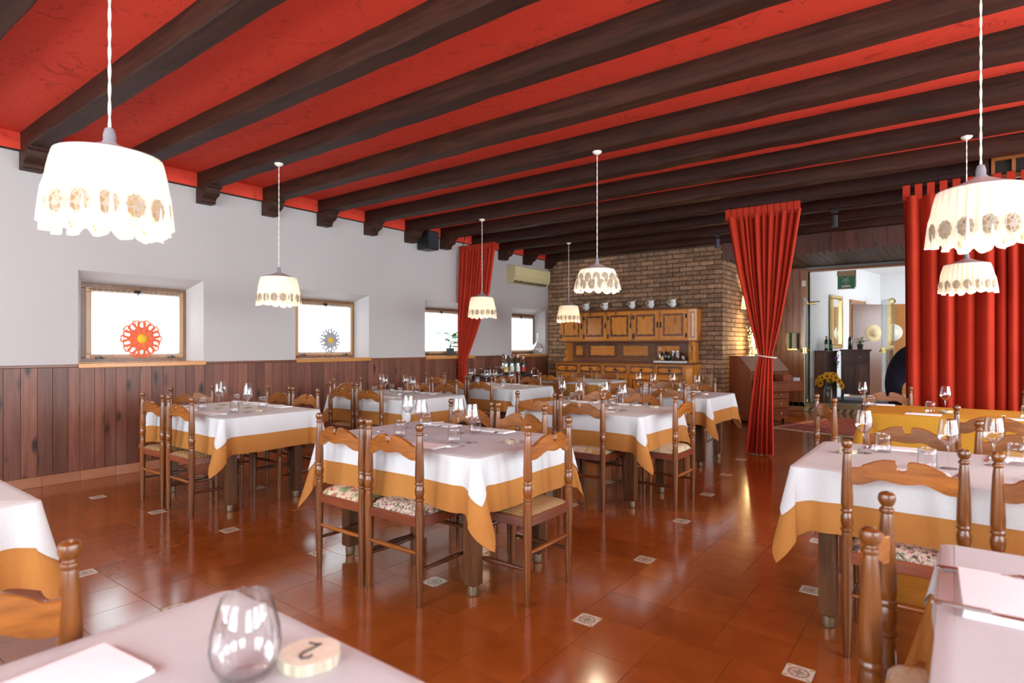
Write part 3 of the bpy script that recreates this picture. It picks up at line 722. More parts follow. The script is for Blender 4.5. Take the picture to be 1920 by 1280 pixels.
def napkin_mesh(a, b, h=.007):
    rd = random.Random(2); v = []; f = []; nx, ny = 10, 6
    for lay, (dz, da) in enumerate(((0, 0), (h*.55, .004))):
        o = len(v)
        for zz in (0, 1):
            for j in range(ny+1):
                for i in range(nx+1):
                    u, w_ = i/nx*2-1, j/ny*2-1; x, y = u*(a/2-da), w_*(b/2-da*.5)
                    v.append((x, y, dz+zz*(h*.45)+(.003*(1-u*u)*(1-w_*w_)*lay*zz)))
        q = (nx+1)*(ny+1)
        for j in range(ny):
            for i in range(nx):
                s = o+j*(nx+1)+i; f.append((s+q, s+q+1, s+q+nx+2, s+q+nx+1)); f.append((s, s+nx+1, s+nx+2, s+1))
        for i in range(nx): s = o+i; f.append((s, s+1, s+1+q, s+q)); s = o+ny*(nx+1)+i; f.append((s+1, s, s+q, s+1+q))
        for j in range(ny): s = o+j*(nx+1); f.append((s+nx+1, s, s+q, s+nx+1+q)); s += nx; f.append((s, s+nx+1, s+nx+1+q, s+q))
    return MB().add(v, f).mesh('napkin', M_napkin, 40)
nap_me = napkin_mesh(.235, .12)
rs = random.Random(21); TZ = .7585
def wine(p, ang, where):
    r = thing('wine_glass', 'clear stemmed wine glass, '+where, 'glass', (p[0], p[1], TZ), ang, 'wine glasses set on the tables')
    for n_, me in zip(('bowl', 'stem', 'foot'), wine_me): put(n_, me, r)
def at(sx, sy, ang, x, y): return (sx+cos(ang)*x-sin(ang)*y, sy+sin(ang)*x+cos(ang)*y)
def setting(sx, sy, ang, where, w_=(.15, .34), t=(.08, .25), nx=.03, items='nfkwt'):
    """place laid at the table edge (sx, sy); ang turns local +y to the table's middle"""
    j = lambda q: rs.uniform(-q, q)
    n_ = at(sx, sy, ang, nx+j(.012), .105+j(.012)); na = ang+j(.10)
    if 'n' in items: tag(put('napkin', nap_me, None, (n_[0], n_[1], TZ), na), 'white folded paper napkin, '+where, 'napkin', 'napkins at the laid places')
    if 'f' in items:
        p = at(n_[0], n_[1], na, -.095, .06); tag(put('fork', fork_me, None, (p[0], p[1], TZ+.0035), (radians(3), 0, na+j(.12)+.15)), 'steel fork leaning on napkin, '+where, 'fork', 'forks at the laid places')
    if 'k' in items:
        p = at(n_[0], n_[1], na, .137, .02); tag(put('knife', knife_me, None, (p[0], p[1], TZ+.0005), na-.25+j(.08)), 'steel table knife, '+where, 'knife', 'knives at the laid places')
    if 'w' in items: wine(at(sx, sy, ang, w_[0]+j(.015), w_[1]+j(.015)), ang, where)
    if 't' in items:
        p = at(sx, sy, ang, t[0]+j(.015), t[1]+j(.015)); tag(put('tumbler', tumb_me, None, (p[0], p[1], TZ), j(3)), 'clear water tumbler, '+where, 'glass', 'water tumblers set on the tables')
# number disc: a slice of branch with bark and a handwritten numeral
M_end = wood('cut_wood_face', (.70, .60, .46), (.80, .72, .58), 'z', .7, 0, 2, 0, .05); M_bark = wood('bark', (.26, .19, .12), (.62, .56, .45), 'z', .9, 0, 2); M_ink = flat('ink', (.05, .045, .04), .7)
NUM = {'2': [(-.5, .55), (-.35, .9), (.1, 1), (.45, .75), (.4, .35), (-.1, -.25), (-.5, -.85), (-.1, -.75), (.55, -.9)], '1': [(-.25, .5), (.1, 1), (.1, -1)], '4': [(.3, -1), (.3, 1), (-.5, -.2), (.6, -.2)], '5': [(.5, .95), (-.3, .95), (-.35, .15), (.2, .2), (.5, -.3), (.1, -.9), (-.45, -.75)], '7': [(-.45, .9), (.5, .9), (-.1, -1)], '3': [(-.4, .8), (.1, 1), (.45, .6), (0, .1), (.5, -.35), (.1, -.95), (-.45, -.7)]}
def disc(x, y, ang, num, label, r=.042, h=.018):
    t = thing('table_number_disc', label, 'number disc', (x, y, TZ), ang, 'wooden table number discs')
    wob = lambda rr, z, a, i: (rr*(1+.04*sin(2*a+1)+.02*sin(5*a)), z)
    MB().lathe([(r*.90, .0), (r*.995, .0), (r, .003), (r, h-.003), (r*.985, h)], 30, mod=wob, cap=False).build('bark', M_bark, t, 30)
    MB().lathe([(.001, h), (r*.5, h+.0003), (r*.985, h)], 30, mod=wob, cap=False).build('cut_face', M_end, t, 60)
    MB().tube([(px*r*.42, py*r*.55, h+.0006) for px, py in NUM[num]], .0022, 6).build('numeral', M_ink, t, 60)
    return t
LEAN = {'T1': .45, 'T2': -.3, 'T5': .35, 'T8': .2}
# ================================================================== THE TABLES, LAID
WALLS, AISLE = 'nearer window wall', 'nearer aisle'
def lay(key, x0, x1, y0, y1, find, tlabel, seats, top='white', disc_at=None, drop=(.145, .275), ins=.14):
    table(x0, x1, y0, y1, tlabel, ins)
    if top == 'white':
        cloth('under_tablecloth', M_orange, 'orange linen undercloth hanging below the white one, '+find, 'orange undercloths', x0, x1, y0, y1, .7515, drop[1], .003, hash_(key), LEAN.get(key, .3))
        cloth('tablecloth', M_linen, 'white linen cloth spread over the orange one, '+find, 'white tablecloths', x0, x1, y0, y1, .7575, drop[0], .009, hash_(key), LEAN.get(key, .3))
    else:
        cloth('tablecloth', M_glare, 'plain linen cloth coloured yellow for glare, without white cover, '+find, 'orange undercloths', x0, x1, y0, y1, .7575, drop[1], .004, hash_(key), LEAN.get(key, .3))
    for s in seats:
        side, pos, kind, items = s[:4]; gap = s[4] if len(s) > 4 else .13; tw = s[5] if len(s) > 5 else 0
        if side == 'S': cx, cy, an, ex, ey = pos, y0-gap, 0, pos, y0
        if side == 'N': cx, cy, an, ex, ey = pos, y1+gap, pi, pos, y1
        if side == 'W': cx, cy, an, ex, ey = x0-gap, pos, -pi/2, x0, pos
        if side == 'E': cx, cy, an, ex, ey = x1+gap, pos, pi/2, x1, pos
        sd = {'S': 'camera side', 'N': 'far side', 'W': 'window-wall end', 'E': 'aisle end'}[side]
        if side in 'SN':
            mates = [q[1] for q in seats if q[0] == side]
            if len(mates) > 1: sd += ', '+(WALLS if pos == min(mates) else AISLE)
        if kind: chair(cx, cy, an+tw, kind, 'brown chair, %s, %s, %s' % (WD[kind], sd, find), 'turned-post dining chairs')
        if items: setting(ex, ey, an, '%s, %s' % (sd, find), items=items)
    if disc_at:
        disc(disc_at[0], disc_at[1], disc_at[2], disc_at[3], 'round slice of branch with a handwritten number, '+find)
def hash_(k): return int(k[1:])*17
A4 = 'nfkwt'
lay('T1', -3.18, -1.88, 2.20, 3.08, 'central front table', 'oak table with chairs on three sides, alone in the open centre front',
    [('S', -2.78, 'cream', A4), ('S', -2.335, 'dark', A4), ('N', -2.79, 'rush', A4), ('N', -2.345, 'rush', A4), ('E', 2.595, 'rush', '', .17)], disc_at=(-2.0, 2.66, 1.2, '1'))
lay('T2', -5.74, -4.44, 2.23, 3.09, 'table by the red paper flower', 'oak table beside the planks under the window with red paper flower',
    [('S', -5.33, 'rush', A4), ('S', -4.83, 'rush', A4), ('N', -5.30, 'rush', A4), ('N', -4.85, 'rush', A4), ('W', 2.695, 'rush', '', .2)], disc_at=(-4.66, 2.66, .3, '2'))
lay('T3', -5.73, -4.43, 4.10, 4.98, 'table by the daisy window', 'oak table under the window with white paper daisy',
    [('S', -5.31, 'rush', A4), ('S', -4.85, 'rush', A4), ('N', -5.30, 'rush', A4), ('N', -4.86, 'rush', A4), ('W', 4.53, 'rush', '', .2)], disc_at=(-4.7, 4.75, 1, '3'))
lay('T4', -5.75, -4.43, 5.93, 6.81, 'table by the plant window', 'oak table near the potted plant and tied curtain by the window wall',
    [('S', -5.33, 'rush', A4), ('S', -4.89, 'rush', A4), ('N', -5.50, 'rush', A4, .31), ('N', -5.04, 'rush', A4, .31), ('W', 6.20, 'rush', '', .32)], disc_at=(-4.68, 6.5, .5, '4'))
lay('T5', -3.25, -1.95, 4.25, 5.13, 'table under the wide lace lamp', 'oak table under the wide lace pendant lamp',
    [('S', -2.85, 'rush', A4), ('S', -2.405, 'yellow', A4), ('N', -2.85, 'rush', A4), ('N', -2.405, 'rush', A4), ('E', 4.70, 'yellow', '', .18)], disc_at=(-2.13, 4.93, .8, '5'))
lay('T6', -3.36, -2.06, 6.17, 7.06, 'table by the writing desk', 'oak table nearest the sloping writing desk',
    [('S', -2.96, 'rush', A4), ('S', -2.46, 'rush', A4), ('N', -2.96, 'rush', A4), ('N', -2.52, 'rush', A4)], disc_at=(-2.25, 6.6, .8, '7'))
lay('T7', -5.55, -4.25, 7.83, 8.72, 'table before the pine dresser', 'oak table standing before the pine dresser',
    [('S', -5.09, 'rush', ''), ('S', -4.645, 'rush', ''), ('N', -5.15, 'rush', ''), ('N', -4.67, 'rush', '')], drop=(.035, .275))
lay('T8', -.60, .76, 2.95, 3.83, 'white table before the yellow one', 'oak table with big wine glasses at the aisle, cut by the frame edge',
    [('S', -.165, 'dark', A4), ('S', .325, 'rush', A4), ('N', -.21, 'rush', A4), ('N', .30, 'rush', A4)], disc_at=(-.44, 3.45, 2.2, '4'), ins=.13)
lay('T9', -.62, .90, 5.62, 6.55, 'yellow-clothed table', 'oak table under a yellow cloth by the drawn red curtain',
    [('S', -.22, None, 'nfwt'), ('S', .36, None, 'nfkwt'), ('N', -.53, 'rush', 'nkwt', .31), ('N', .69, 'rush', 'nwt', .31)], top='yellow', disc_at=(-.05, 6.02, .3, '5'))
chair(.21, 4.88, 0, 'rush', 'brown rush-seated chair pulled back from the yellow-clothed table', 'turned-post dining chairs')
chair(-.81, 5.175, -radians(63), 'rush', 'brown chair turned sideways at the yellow-clothed table, beside the rug', 'turned-post dining chairs')
lay('T10', -.02, 1.28, 1.17, 2.05, 'table corner behind the end-on chair', 'oak table with knife and fork in view, behind a chair seen end-on',
    [('W', 1.68, 'yellow', '', .125)], drop=(.13, .30), ins=.09)
lay('T11', -1.32, -.02, -.20, .68, 'table with the stemless glass', 'oak table in front of the camera, with stemless glass and number disc',
    [('W', .215, 'rush', '', .11)])
lay('T12', -3.92, -2.62, -.22, .66, 'table cut off beside the planks', 'oak table cut by the frame edge, beside the plank wainscot', [])
# nearer tableware, placed one by one
big = MB().lathe([(.0005, .0005), (.034, .0005), (.040, .004), (.053, .030), (.0565, .050), (.054, .078), (.046, .112), (.0395, .133), (.0385, .1345), (.0380, .133), (.0445, .112), (.0525, .078), (.055, .050), (.0515, .031), (.036, .008), (.0005, .007)], 40, cap=False).build('stemless_glass', M_glass, None, 60, loc=(-.945, .515, TZ))
tag(big, 'clear stemless wine glass beside the wooden number disc, largest glass', 'glass')
disc(-.897, .605, radians(212), '2', 'pale slice of branch marked with a handwritten 2, beside the stemless glass', .050, .020)
bnap = napkin_mesh(.30, .16, .012)
def single(name, me, label, cat, group, x, y, rot, dz=0): tag(put(name, me, None, (x, y, TZ+dz), rot), label, cat, group)
single('napkin', bnap, 'white folded napkin with cutlery beside it, near the stemless glass', 'napkin', 'napkins at the laid places', -1.14, .27, -pi/2+.12)
single('fork', fork_me, 'steel fork by the napkin near the stemless glass', 'fork', 'forks at the laid places', -1.06, .36, -pi/2+.05)
single('knife', knife_me, 'steel knife by the napkin near the stemless glass, next to its fork', 'knife', 'knives at the laid places', -1.01, .36, -pi/2+.1)
single('napkin', napkin_mesh(.30, .22, .012), 'wide white napkin between knife and fork, table corner behind the end-on chair', 'napkin', 'napkins at the laid places', .12, 1.66, -pi/2+.03)
single('fork', fork_me, 'steel fork beyond the wide napkin, table corner behind the end-on chair', 'fork', 'forks at the laid places', .07, 1.80, -pi/2, .003)
single('knife', knife_me, 'steel knife before the wide napkin, table corner behind the end-on chair', 'knife', 'knives at the laid places', .075, 1.525, -pi/2+.05, .012)
# ================================================================== PENDANT LAMPS
def lamp(x, y, ztop, zs, rt, rb, h, label, pleats=34, lobes=16, watts=26, cone=.05, med=1, canopy=True, seed=1, lacy=False):
    """ztop: where it hangs from, zs: top edge of the shade"""
    t = thing('pendant_lamp', label, 'lamp', (x, y, ztop), seed*.7, 'lace-edged pendant lamps'); rd = random.Random(seed)
    d = zs-ztop
    if canopy: MB().lathe([(.002, -.028), (.02, -.026), (.036, -.016), (.042, -.004), (.042, 0)], 18).build('canopy', M_cream, t, 40)
    L = -(d+cone+.05); m = MB(); n = int(L*70)
    for s in (0, pi): m.tube([(.0022*cos(s+k*.75), .0022*sin(s+k*.75), -L*k/n) for k in range(n+1)], .0026, 5, cap=False)
    m.build('cord', M_cream, t, 60)
    MB().lathe([(.006, d+cone+.055), (.013, d+cone+.05), (.018, d+cone+.03), (.018, d+cone+.01), (.026, d+cone), (.026, d-h*.4)], 16).build('socket', M_sock, t, 40)
    MB().lathe([(.026, d+cone), (rt*.5, d+cone*.55), (rt, d+.002), (rt, d-.004), (rt*.5, d+cone*.45), (.026, d+cone-.008)], 48, cap=False).build('shade_cap', M_cap, t, 40)
    n = 224; ph = [rd.uniform(-.5, .5) for _ in range(pleats)]; rows = [0, .03, .1, .25, .42, .58, .70, .80, .88, .94, 1.0]
    prof = [(rt+(rb-rt)*q**.85, q) for q in rows]
    def md(r, q, a, i):
        f = a/(2*pi)*pleats; pl = sin(f*2*pi+ph[int(f) % pleats]*.8)
        rr = r+.0080*pl*min(1, q*5+.1)*(.5+q)+(.006*sin(a*5+seed) if q > .5 else 0)
        sc = abs(sin(a*lobes/2))**.55; return rr, d-h*q*(1 if q < .8 else 1)-.035*(q**5)*sc+.010*(q**5)*sin(a*3+seed)
    m = MB(); m.lathe(prof, n, cap=False, mod=md); m.build('shade', M_shade if not lacy else M_shade, t, 60)
    # medallions of lace sewn along the edge
    rows_m = [(.80, 0)] if med == 1 else ([(.42, .5), (.80, 0)] if med == 2 else [])
    for q, off in rows_m:
        for k in range(lobes):
            a = 2*pi*(k+.5+off)/lobes; r = rt+(rb-rt)*q**.85+.008; hw = pi*rb/lobes*.80; hh = hw*1.3; v = [(0, 0, .003)]; f = []
            for j in range(20): v.append((hw*cos(2*pi*j/20)*(1+.06*cos(j*pi)), hh*sin(2*pi*j/20)*(1+.06*cos(j*pi)), 0))
            f = [(0, 1+j, 1+(j+1) % 20) for j in range(20)]
            me = MB().add(v, f).xf(Matrix.Rotation(pi/2, 4, 'X')).xf(Matrix.Rotation(pi/2, 4, 'Z')).mesh('lace_medallion', M_lace, 0)
            put('lace_medallion', me, t, (r*cos(a), r*sin(a), d-h*q-.012), (0, 0, a))
    MB().sphere((0, 0, d-h*.5), .03, 12, 8).build('bulb', M_bulb, t, 60)
    l = bpy.data.lights.new('lamp_light', 'POINT'); l.energy = watts; l.color = (1, .80, .56); l.shadow_soft_size = .035
    o = bpy.data.objects.new('lamp_light', l); COL.objects.link(o); o.parent = t; o.location = (0, 0, d-h*.72)
    return t
lamp(-2.19, .735, CZ, 1.918, .150, .172, .205, 'large cream lamp hanging over the floor near the cut-off table, closest of all', lobes=15, pleats=30, watts=8, cone=.045, canopy=True, seed=1)
lamp(-5.24, 3.19, BZ, 1.97, .165, .198, .235, 'cream pleated lamp over the table by the red paper flower', watts=13, seed=2)
lamp(-5.28, 6.31, BZ, 1.985, .155, .19, .25, 'cream pleated lamp in front of the tied curtain by the window wall', watts=13, seed=3)
lamp(-5.29, 8.64, BZ, 1.995, .155, .195, .245, 'small cream lamp in front of the dresser cabinets', watts=13, seed=4)
lamp(-2.60, 4.74, BZ, 2.00, .155, .200, .165, 'wide lamp of open lace under a shallow cap, before the brick wall', pleats=20, lobes=15, cone=.055, med=2, seed=5, watts=13)
lamp(.09, 3.17, BZ, 1.965, .155, .180, .200, 'large lamp over the white table before the yellow one, cut by the frame edge', lobes=15, pleats=30, cone=.055, seed=6, watts=7)
lamp(.085, 6.28, BZ, 1.995, .16, .196, .205, 'lamp over the yellow-clothed table, lower in view against the red curtain', lobes=17, cone=.05, seed=7, watts=13)
# ================================================================== CURTAINS ON THE ROD
ROD = 7.45; RZ = 2.985
rod = MB().tube([(WX+.02, ROD, RZ), (-1.3, ROD, RZ)], .006, 6).tube([(-1.3, ROD, RZ), (RW-.02, ROD, RZ)], .006, 6).build('curtain_rod', M_iron, None, 60)
tag(rod, 'thin iron rod across the room carrying the red curtains', 'curtain rod')
for x in (-6.66, -5.0, -3.4, -1.36, .9):
    MB().tube([(x, ROD, RZ), (x, ROD, RZ+.07), (x, ROD+.05, RZ+.13), (x, ROD+.05, CZ+.01)], .007, 6).tube([(x-.03, ROD, RZ-.02), (x, ROD-.02, RZ), (x+.03, ROD, RZ+.03)], .005, 5).build('bracket', M_iron, rod, 60)
def curtain(label, levels, folds, ztop, zbot, tabs, seed, tie=None, amp=.04):
    """levels: (z, x_centre, half_width, fold depth)"""
    rd = random.Random(seed); nx, nz = folds*14, 54; v = []; f = []
    fs = [rd.uniform(.55, 1.45) for _ in range(folds+1)]; cum = [0]
    for q in fs: cum.append(cum[-1]+q)
    tot = cum[-1]
    def fold_at(u):
        w_ = u*tot
        for i, q in enumerate(fs):
            if w_ <= cum[i+1]+1e-9: return i+(w_-cum[i])/q
        return len(fs)-1e-6
    def ev(z):
        for (z0, *a), (z1, *b) in zip(levels, levels[1:]):
            if z1 <= z <= z0+1e-6:
                t = (z0-z)/(z0-z1); t = t*t*(3-2*t) if False else t; return [lin(p, q, t) for p, q in zip(a, b)]
        return list(levels[-1][1:])
    for r in range(nz+1):
        z = ztop+(zbot-ztop)*r/nz; cx, hw, am = ev(z)
        for k in range(nx+1):
            u = k/nx; p = fold_at(u); ii = min(int(p), folds); w_ = lin(1, fs[ii], .6*min(1, 4*(p-ii)*(1-p+ii)))
            s = sin(p*2*pi+.5*sin(u*9+seed)); s2 = sin(p*pi*1.0+seed)
            y = am*w_*(s+.35*s2)+.008*sin(z*2+u*5)
            if r == nz: zz = z+.012*sin(p*pi)
            else: zz = z
            v.append((cx+hw*(2*u-1)+am*.35*cos(p*2*pi)*w_*.6, ROD-.02+y, zz))
    for r in range(nz):
        for k in range(nx): a = r*(nx+1)+k; f.append((a, a+nx+1, a+nx+2, a+1))
    c = MB().add(v, f).build('curtain', M_curt, None, 80); tag(c, label, 'curtain', 'red curtains hanging from the iron rod')
    cx, hw, _ = ev(ztop)
    for k in range(tabs):
        x = cx-hw+2*hw*(k+.35)/tabs; w_ = .032; m = MB()
        m.box(x-w_, x+w_, ROD-.015, ROD-.010, ztop-.03, RZ+.012).box(x-w_, x+w_, ROD+.009, ROD+.014, ztop-.03, RZ+.012).box(x-w_, x+w_, ROD-.015, ROD+.014, RZ+.009, RZ+.014)
        m.build('tab', M_curt, c, 0)
    if tie:
        z, tx, tr, mt = tie; m = MB(); m.tube([(tx+tr*cos(a*pi/12)*1.0, ROD-.02+tr*.85*sin(a*pi/12), z-.018*cos(a*pi/12)) for a in range(25)], .009, 8, cap=False)
        m.build('tie_back', mt, c, 60)
    return c
curtain('red curtain tied low, beside the potted plant on the window wall', [(2.93, -6.33, .40, .035), (2.2, -6.40, .34, .035), (1.5, -6.55, .20, .03), (1.02, -6.655, .075, .028), (.8, -6.64, .10, .03), (.02, -6.60, .13, .035)], 11, 2.90, .02, 11, 1, (1.02, -6.655, .105, M_curt))
M_cordp = flat('pink_cord', (.62, .42, .38), .7)
curtain('red curtain tied with a pale cord, standing free in front of the desk', [(2.93, -1.84, .435, .042), (2.2, -1.83, .31, .042), (1.6, -1.81, .18, .04), (1.19, -1.80, .075, .035), (1.0, -1.82, .10, .04), (.5, -1.85, .135, .05), (.015, -1.87, .165, .055)], 10, 2.89, .015, 12, 2, (1.185, -1.80, .118, M_cordp))
curtain('long drawn red curtain hanging straight beside the doorway', [(2.93, .72, 1.16, .055), (2.4, .72, 1.15, .075), (.015, .72, 1.14, .085)], 15, 2.87, .015, 22, 3)
m = MB(); y = 7.66
m.box(.30, 1.9, y, y+.06, 2.985, 3.03).box(.30, 1.9, y, y+.06, 3.175, 3.205)
for x in (.30, .46, .62, .78, .94, 1.10, 1.26, 1.42, 1.58, 1.74, 1.87): m.box(x, x+.03, y, y+.06, 3.03, 3.175)
o = struct(m.build('trim_3', M_doorw, smooth=0)); MB().box(.22, .28, y-.02, y+.08, 2.9, CZ).build('post', M_beam, o, 0); MB().box(.30, 1.9, y+.05, y+.07, 3.0, 3.2).build('panel', flat('shadow_panel', (.02, .015, .012), .8), o, 0)  # black sheet behind the lattice, its colour standing for shade in the openings
# ================================================================== WALL THINGS
t = thing('loudspeaker', 'small black box loudspeaker under the beams on the window wall', 'loudspeaker', (-6.64, 6.61, 2.96))
MB().box(-.115, .115, -.12, .12, -.14, .155, c=.012).build('cabinet', M_black, t, 0); MB().box(.113, .121, -.105, .105, -.125, .14, c=.003).build('grille', flat('speaker_cloth', (.02, .02, .025), .9), t, 0)
MB().box(-.14, -.11, -.03, .03, -.05, .05).build('bracket', M_iron, t, 0)
t = thing('air_conditioner', 'beige wall air conditioner high beside the brick wall', 'air conditioner', (WX, 8.82, 2.51))
m = MB(); pts = [(0, 0), (.12, 0), (.175, .05), (.205, .12), (.205, .30), (.19, .315), (0, .315)]
m.prism(pts, 1.20); m.build('housing', M_beige, t, 20); MB().prism([(.203, .125), (.211, .13), (.211, .295), (.203, .30)], 1.16, Matrix.Translation((0, .02, 0))).build('front_panel', flat('beige_panel', (.78, .67, .36), .35), t, 0)
for k in range(14): MB().box(.125, .172, .06+k*.078, .068+k*.078, .004, .05).xf(Matrix.Translation((.004, 0, -.004))).build('vent_slat', M_iron, t, 0)
def spot(x, y, z, label):
    t = thing('spotlight', label, 'spotlight', (x, y, z), 0, 'small black ceiling spotlights'); MB().box(-.04, .04, -.04, .04, .10, .13).build('mount', M_black, t, 0)
    MB().tube([(0, 0, .1), (0, 0, .06)], .01, 6).build('stem', M_black, t); MB().lathe([(.035, -.09), (.04, -.085), (.04, .055), (.03, .065)], 14).build('can', flat('grey_metal', (.06, .06, .07), .4, .5), t)
spot(-1.245, 8.65, 2.95, 'black spotlight under the beams above the doorway valance'); spot(-3.01, 9.43, 2.95, 'black spotlight under the beams at the corner of the brick wall')
# paper flowers hanging before the two near windows
def flower(y, z, R, mp, label, string_to):
    t = thing('paper_flower', label, 'paper flower', (FX+.05, y, z), 0, 'cut-paper flowers hanging in the windows')
    def ring(n, r0, r1, wd, x, hole, off, nm):
        for k in range(n):
            a = 2*pi*(k+off)/n; M = Matrix.Rotation(a, 4, 'X') @ Matrix.Translation((x, 0, 0)); v = []; f = []; q = 12
            o = [(0, r0, -wd*.25), (0, lin(r0, r1, .45), -wd*.5), (0, lin(r0, r1, .75), -wd*.56), (0, lin(r0, r1, .92), -wd*.38), (.004, r1, 0), (0, lin(r0, r1, .92), wd*.38), (0, lin(r0, r1, .75), wd*.56), (0, lin(r0, r1, .45), wd*.5), (0, r0, wd*.25)]
            if hole:
                ctr = (0, lin(r0, r1, .66), 0); i_ = [tuple(lin(c, p, .56) for c, p in zip(ctr, pt)) for pt in o]; v = o+i_; nn = len(o)
                f = [(j, (j+1) % nn, nn+(j+1) % nn, nn+j) for j in range(nn)]
            else: v = [(.008, lin(r0, r1, .6), 0)]+o; f = [(0, j+1, (j+1) % len(o)+1) for j in range(len(o))]
            m = MB().add([M @ Vector(p) for p in v], f); m.build('petal', mp, t, 0)
    ring(10, R*.16, R*.66, R*.34, .014, False, 0, 'a'); ring(10, R*.42, R*.93, R*.40, .006, True, .5, 'b'); ring(10, R*.55, R*1.0, R*.36, .0, True, 0, 'c'); ring(20, R*.80, R*1.0, R*.16, -.004, True, .25, 'd')
    MB().sphere((.02, 0, 0), R*.24, 14, 8, sc=(.35, 1, 1)).build('centre', M_yel, t, 30)
    MB().tube([(0, 0, R*.9), (-.02, 0, string_to-z)], .0015, 5).build('string', M_whitepl, t)
flower(2.63, 1.385, .205, M_petal, 'orange-red cut-paper flower with a yellow centre, hanging in the window', 1.885)
flower(5.005, 1.385, .175, M_petalw, 'white cut-paper daisy with a yellow centre, hanging in the window', 1.885)
# ================================================================== PLANTS AND GLASS ON THE SILLS
def leafy(m, base, n, spread, h, size, rd, up=.5):
    for k in range(n):
        a = rd.uniform(0, 6.28); r = rd.uniform(.2, 1)*spread; z = rd.uniform(.15, 1)*h
        c = Vector((base[0]+r*cos(a), base[1]+r*sin(a), base[2]+z)); d = Vector((cos(a), sin(a), rd.uniform(-.3, up))).normalized(); s = d.cross(Vector((0, 0, 1))).normalized(); L = size*rd.uniform(.7, 1.2); W = L*.42
        nn = s.cross(d); v = [c, c+d*L*.35+s*W, c+d*L*.75+s*W*.6, c+d*L, c+d*L*.75-s*W*.6, c+d*L*.35-s*W, c+d*L*.5-nn*L*.08]
        m.append((v, [(0, 6, 1), (1, 6, 2), (2, 6, 3), (3, 6, 4), (4, 6, 5), (5, 6, 0)], c))
def plant(name, label, loc, pot_prof, pot_mat, n, spread, h, size, seed, mt=None, each=True):
    t = thing(name, label, 'plant', loc); MB().lathe(pot_prof, 18).build('pot', pot_mat, t, 30); rd = random.Random(seed); L = []
    leafy(L, (0, 0, pot_prof[-1][1]), n, spread, h, size, rd)
    st = MB()
    for v, f, c in L:
        MB().add(v, f).build('leaf', mt or M_leaf, t, 60); st.tube([(0, 0, pot_prof[-1][1]-.02), (c[0]*.4, c[1]*.4, lin(pot_prof[-1][1], c[2], .7)), tuple(c)], .003, 4)
    st.build('stems', M_leafd, t, 60); return t
plant('potted_plant', 'potted green plant on the sill beside the tied curtain', (WX-.06, 7.33, 1.141), [(.05, 0), (.055, .01), (.07, .12), (.075, .13), (.068, .13)], flat('dark_pot', (.05, .055, .06), .5), 20, .15, .24, .15, 4)
t = thing('glass_bottle', 'big round glass bottle on the sill nearest the brick wall', 'bottle', (WX-.05, 9.93, 1.141))
MB().lathe([(.05, 0), (.10, .02), (.125, .08), (.12, .14), (.08, .20), (.03, .25), (.02, .30), (.018, .42), (.022, .43), (.016, .43), (.014, .30), (.026, .245), (.075, .195), (.115, .135), (.12, .08), (.09, .025), (.01, .006)], 24, cap=False).build('body', M_glass, t, 60)
# ================================================================== PINE DRESSER
DX0, DX1, DF, UF = -6.25, -3.66, 9.72, 9.90
dr = thing('dresser', 'long knotty pine dresser with wall cabinets against the brick wall', 'dresser', (0, 0, 0))
MB().box(DX0, DX1+.02, DF+.02, BY-.02, .0, .985).box(DX0+.02, DX1, DF+.03, BY-.02, 0, .08).build('carcass', M_pinex, dr, 0)
MB().box(DX0-.03, DX1+.13, DF-.03, BY-.02, .985, 1.015, c=.006).build('counter', M_pined, dr, 0)
MB().prism([(DX1+.02, 0), (DX1+.02, 0)][:0] or [(0, 0), (.11, 0), (.11, .985), (0, .985)], .02, Matrix.Translation((DX1+.02, DF+.03, 0)) @ Matrix.Rotation(radians(40), 4, 'Z')).build('corner_panel', M_pine, dr, 0)
MB().box(DX1+.02, DX1+.11, DF+.10, BY-.02, 0, .985).build('side_panel', M_pine, dr, 0)
MB().box(DX1+.01, DX1+.135, DF+.0, DF+.12, .93, .985, c=.006).build('corner_cap', M_pine, dr, 0)
n = 5; wd = (DX1-DX0)/n
def scallop(x0, x1, z0, z1, d=.012, k=.012):
    """an outline with a wavy edge"""
    p = []; W, H = x1-x0, z1-z0
    for i in range(13): u = i/12; p.append((x0+W*u, z0+k*(.5-.5*cos(u*4*pi))))
    for i in range(1, 12): u = i/12; p.append((x1-k*(.5-.5*cos(u*4*pi)), z0+H*u))
    for i in range(13): u = i/12; p.append((x1-W*u, z1-k*(.5-.5*cos(u*4*pi))))
    for i in range(1, 12): u = i/12; p.append((x0+k*(.5-.5*cos(u*4*pi)), z1-H*u))
    return p
def pull(parent, x, y, z):
    m = MB(); m.prism([(-.045, 0), (-.02, .008), (0, .018), (.02, .008), (.045, 0), (.02, -.010), (0, -.02), (-.02, -.010)], .006, Matrix.Translation((x, y-.006, z))).tube([(x-.02, y-.008, z), (x-.012, y-.02, z-.012), (x+.012, y-.02, z-.012), (x+.02, y-.008, z)], .004, 6); m.build('handle', M_iron, parent, 30)
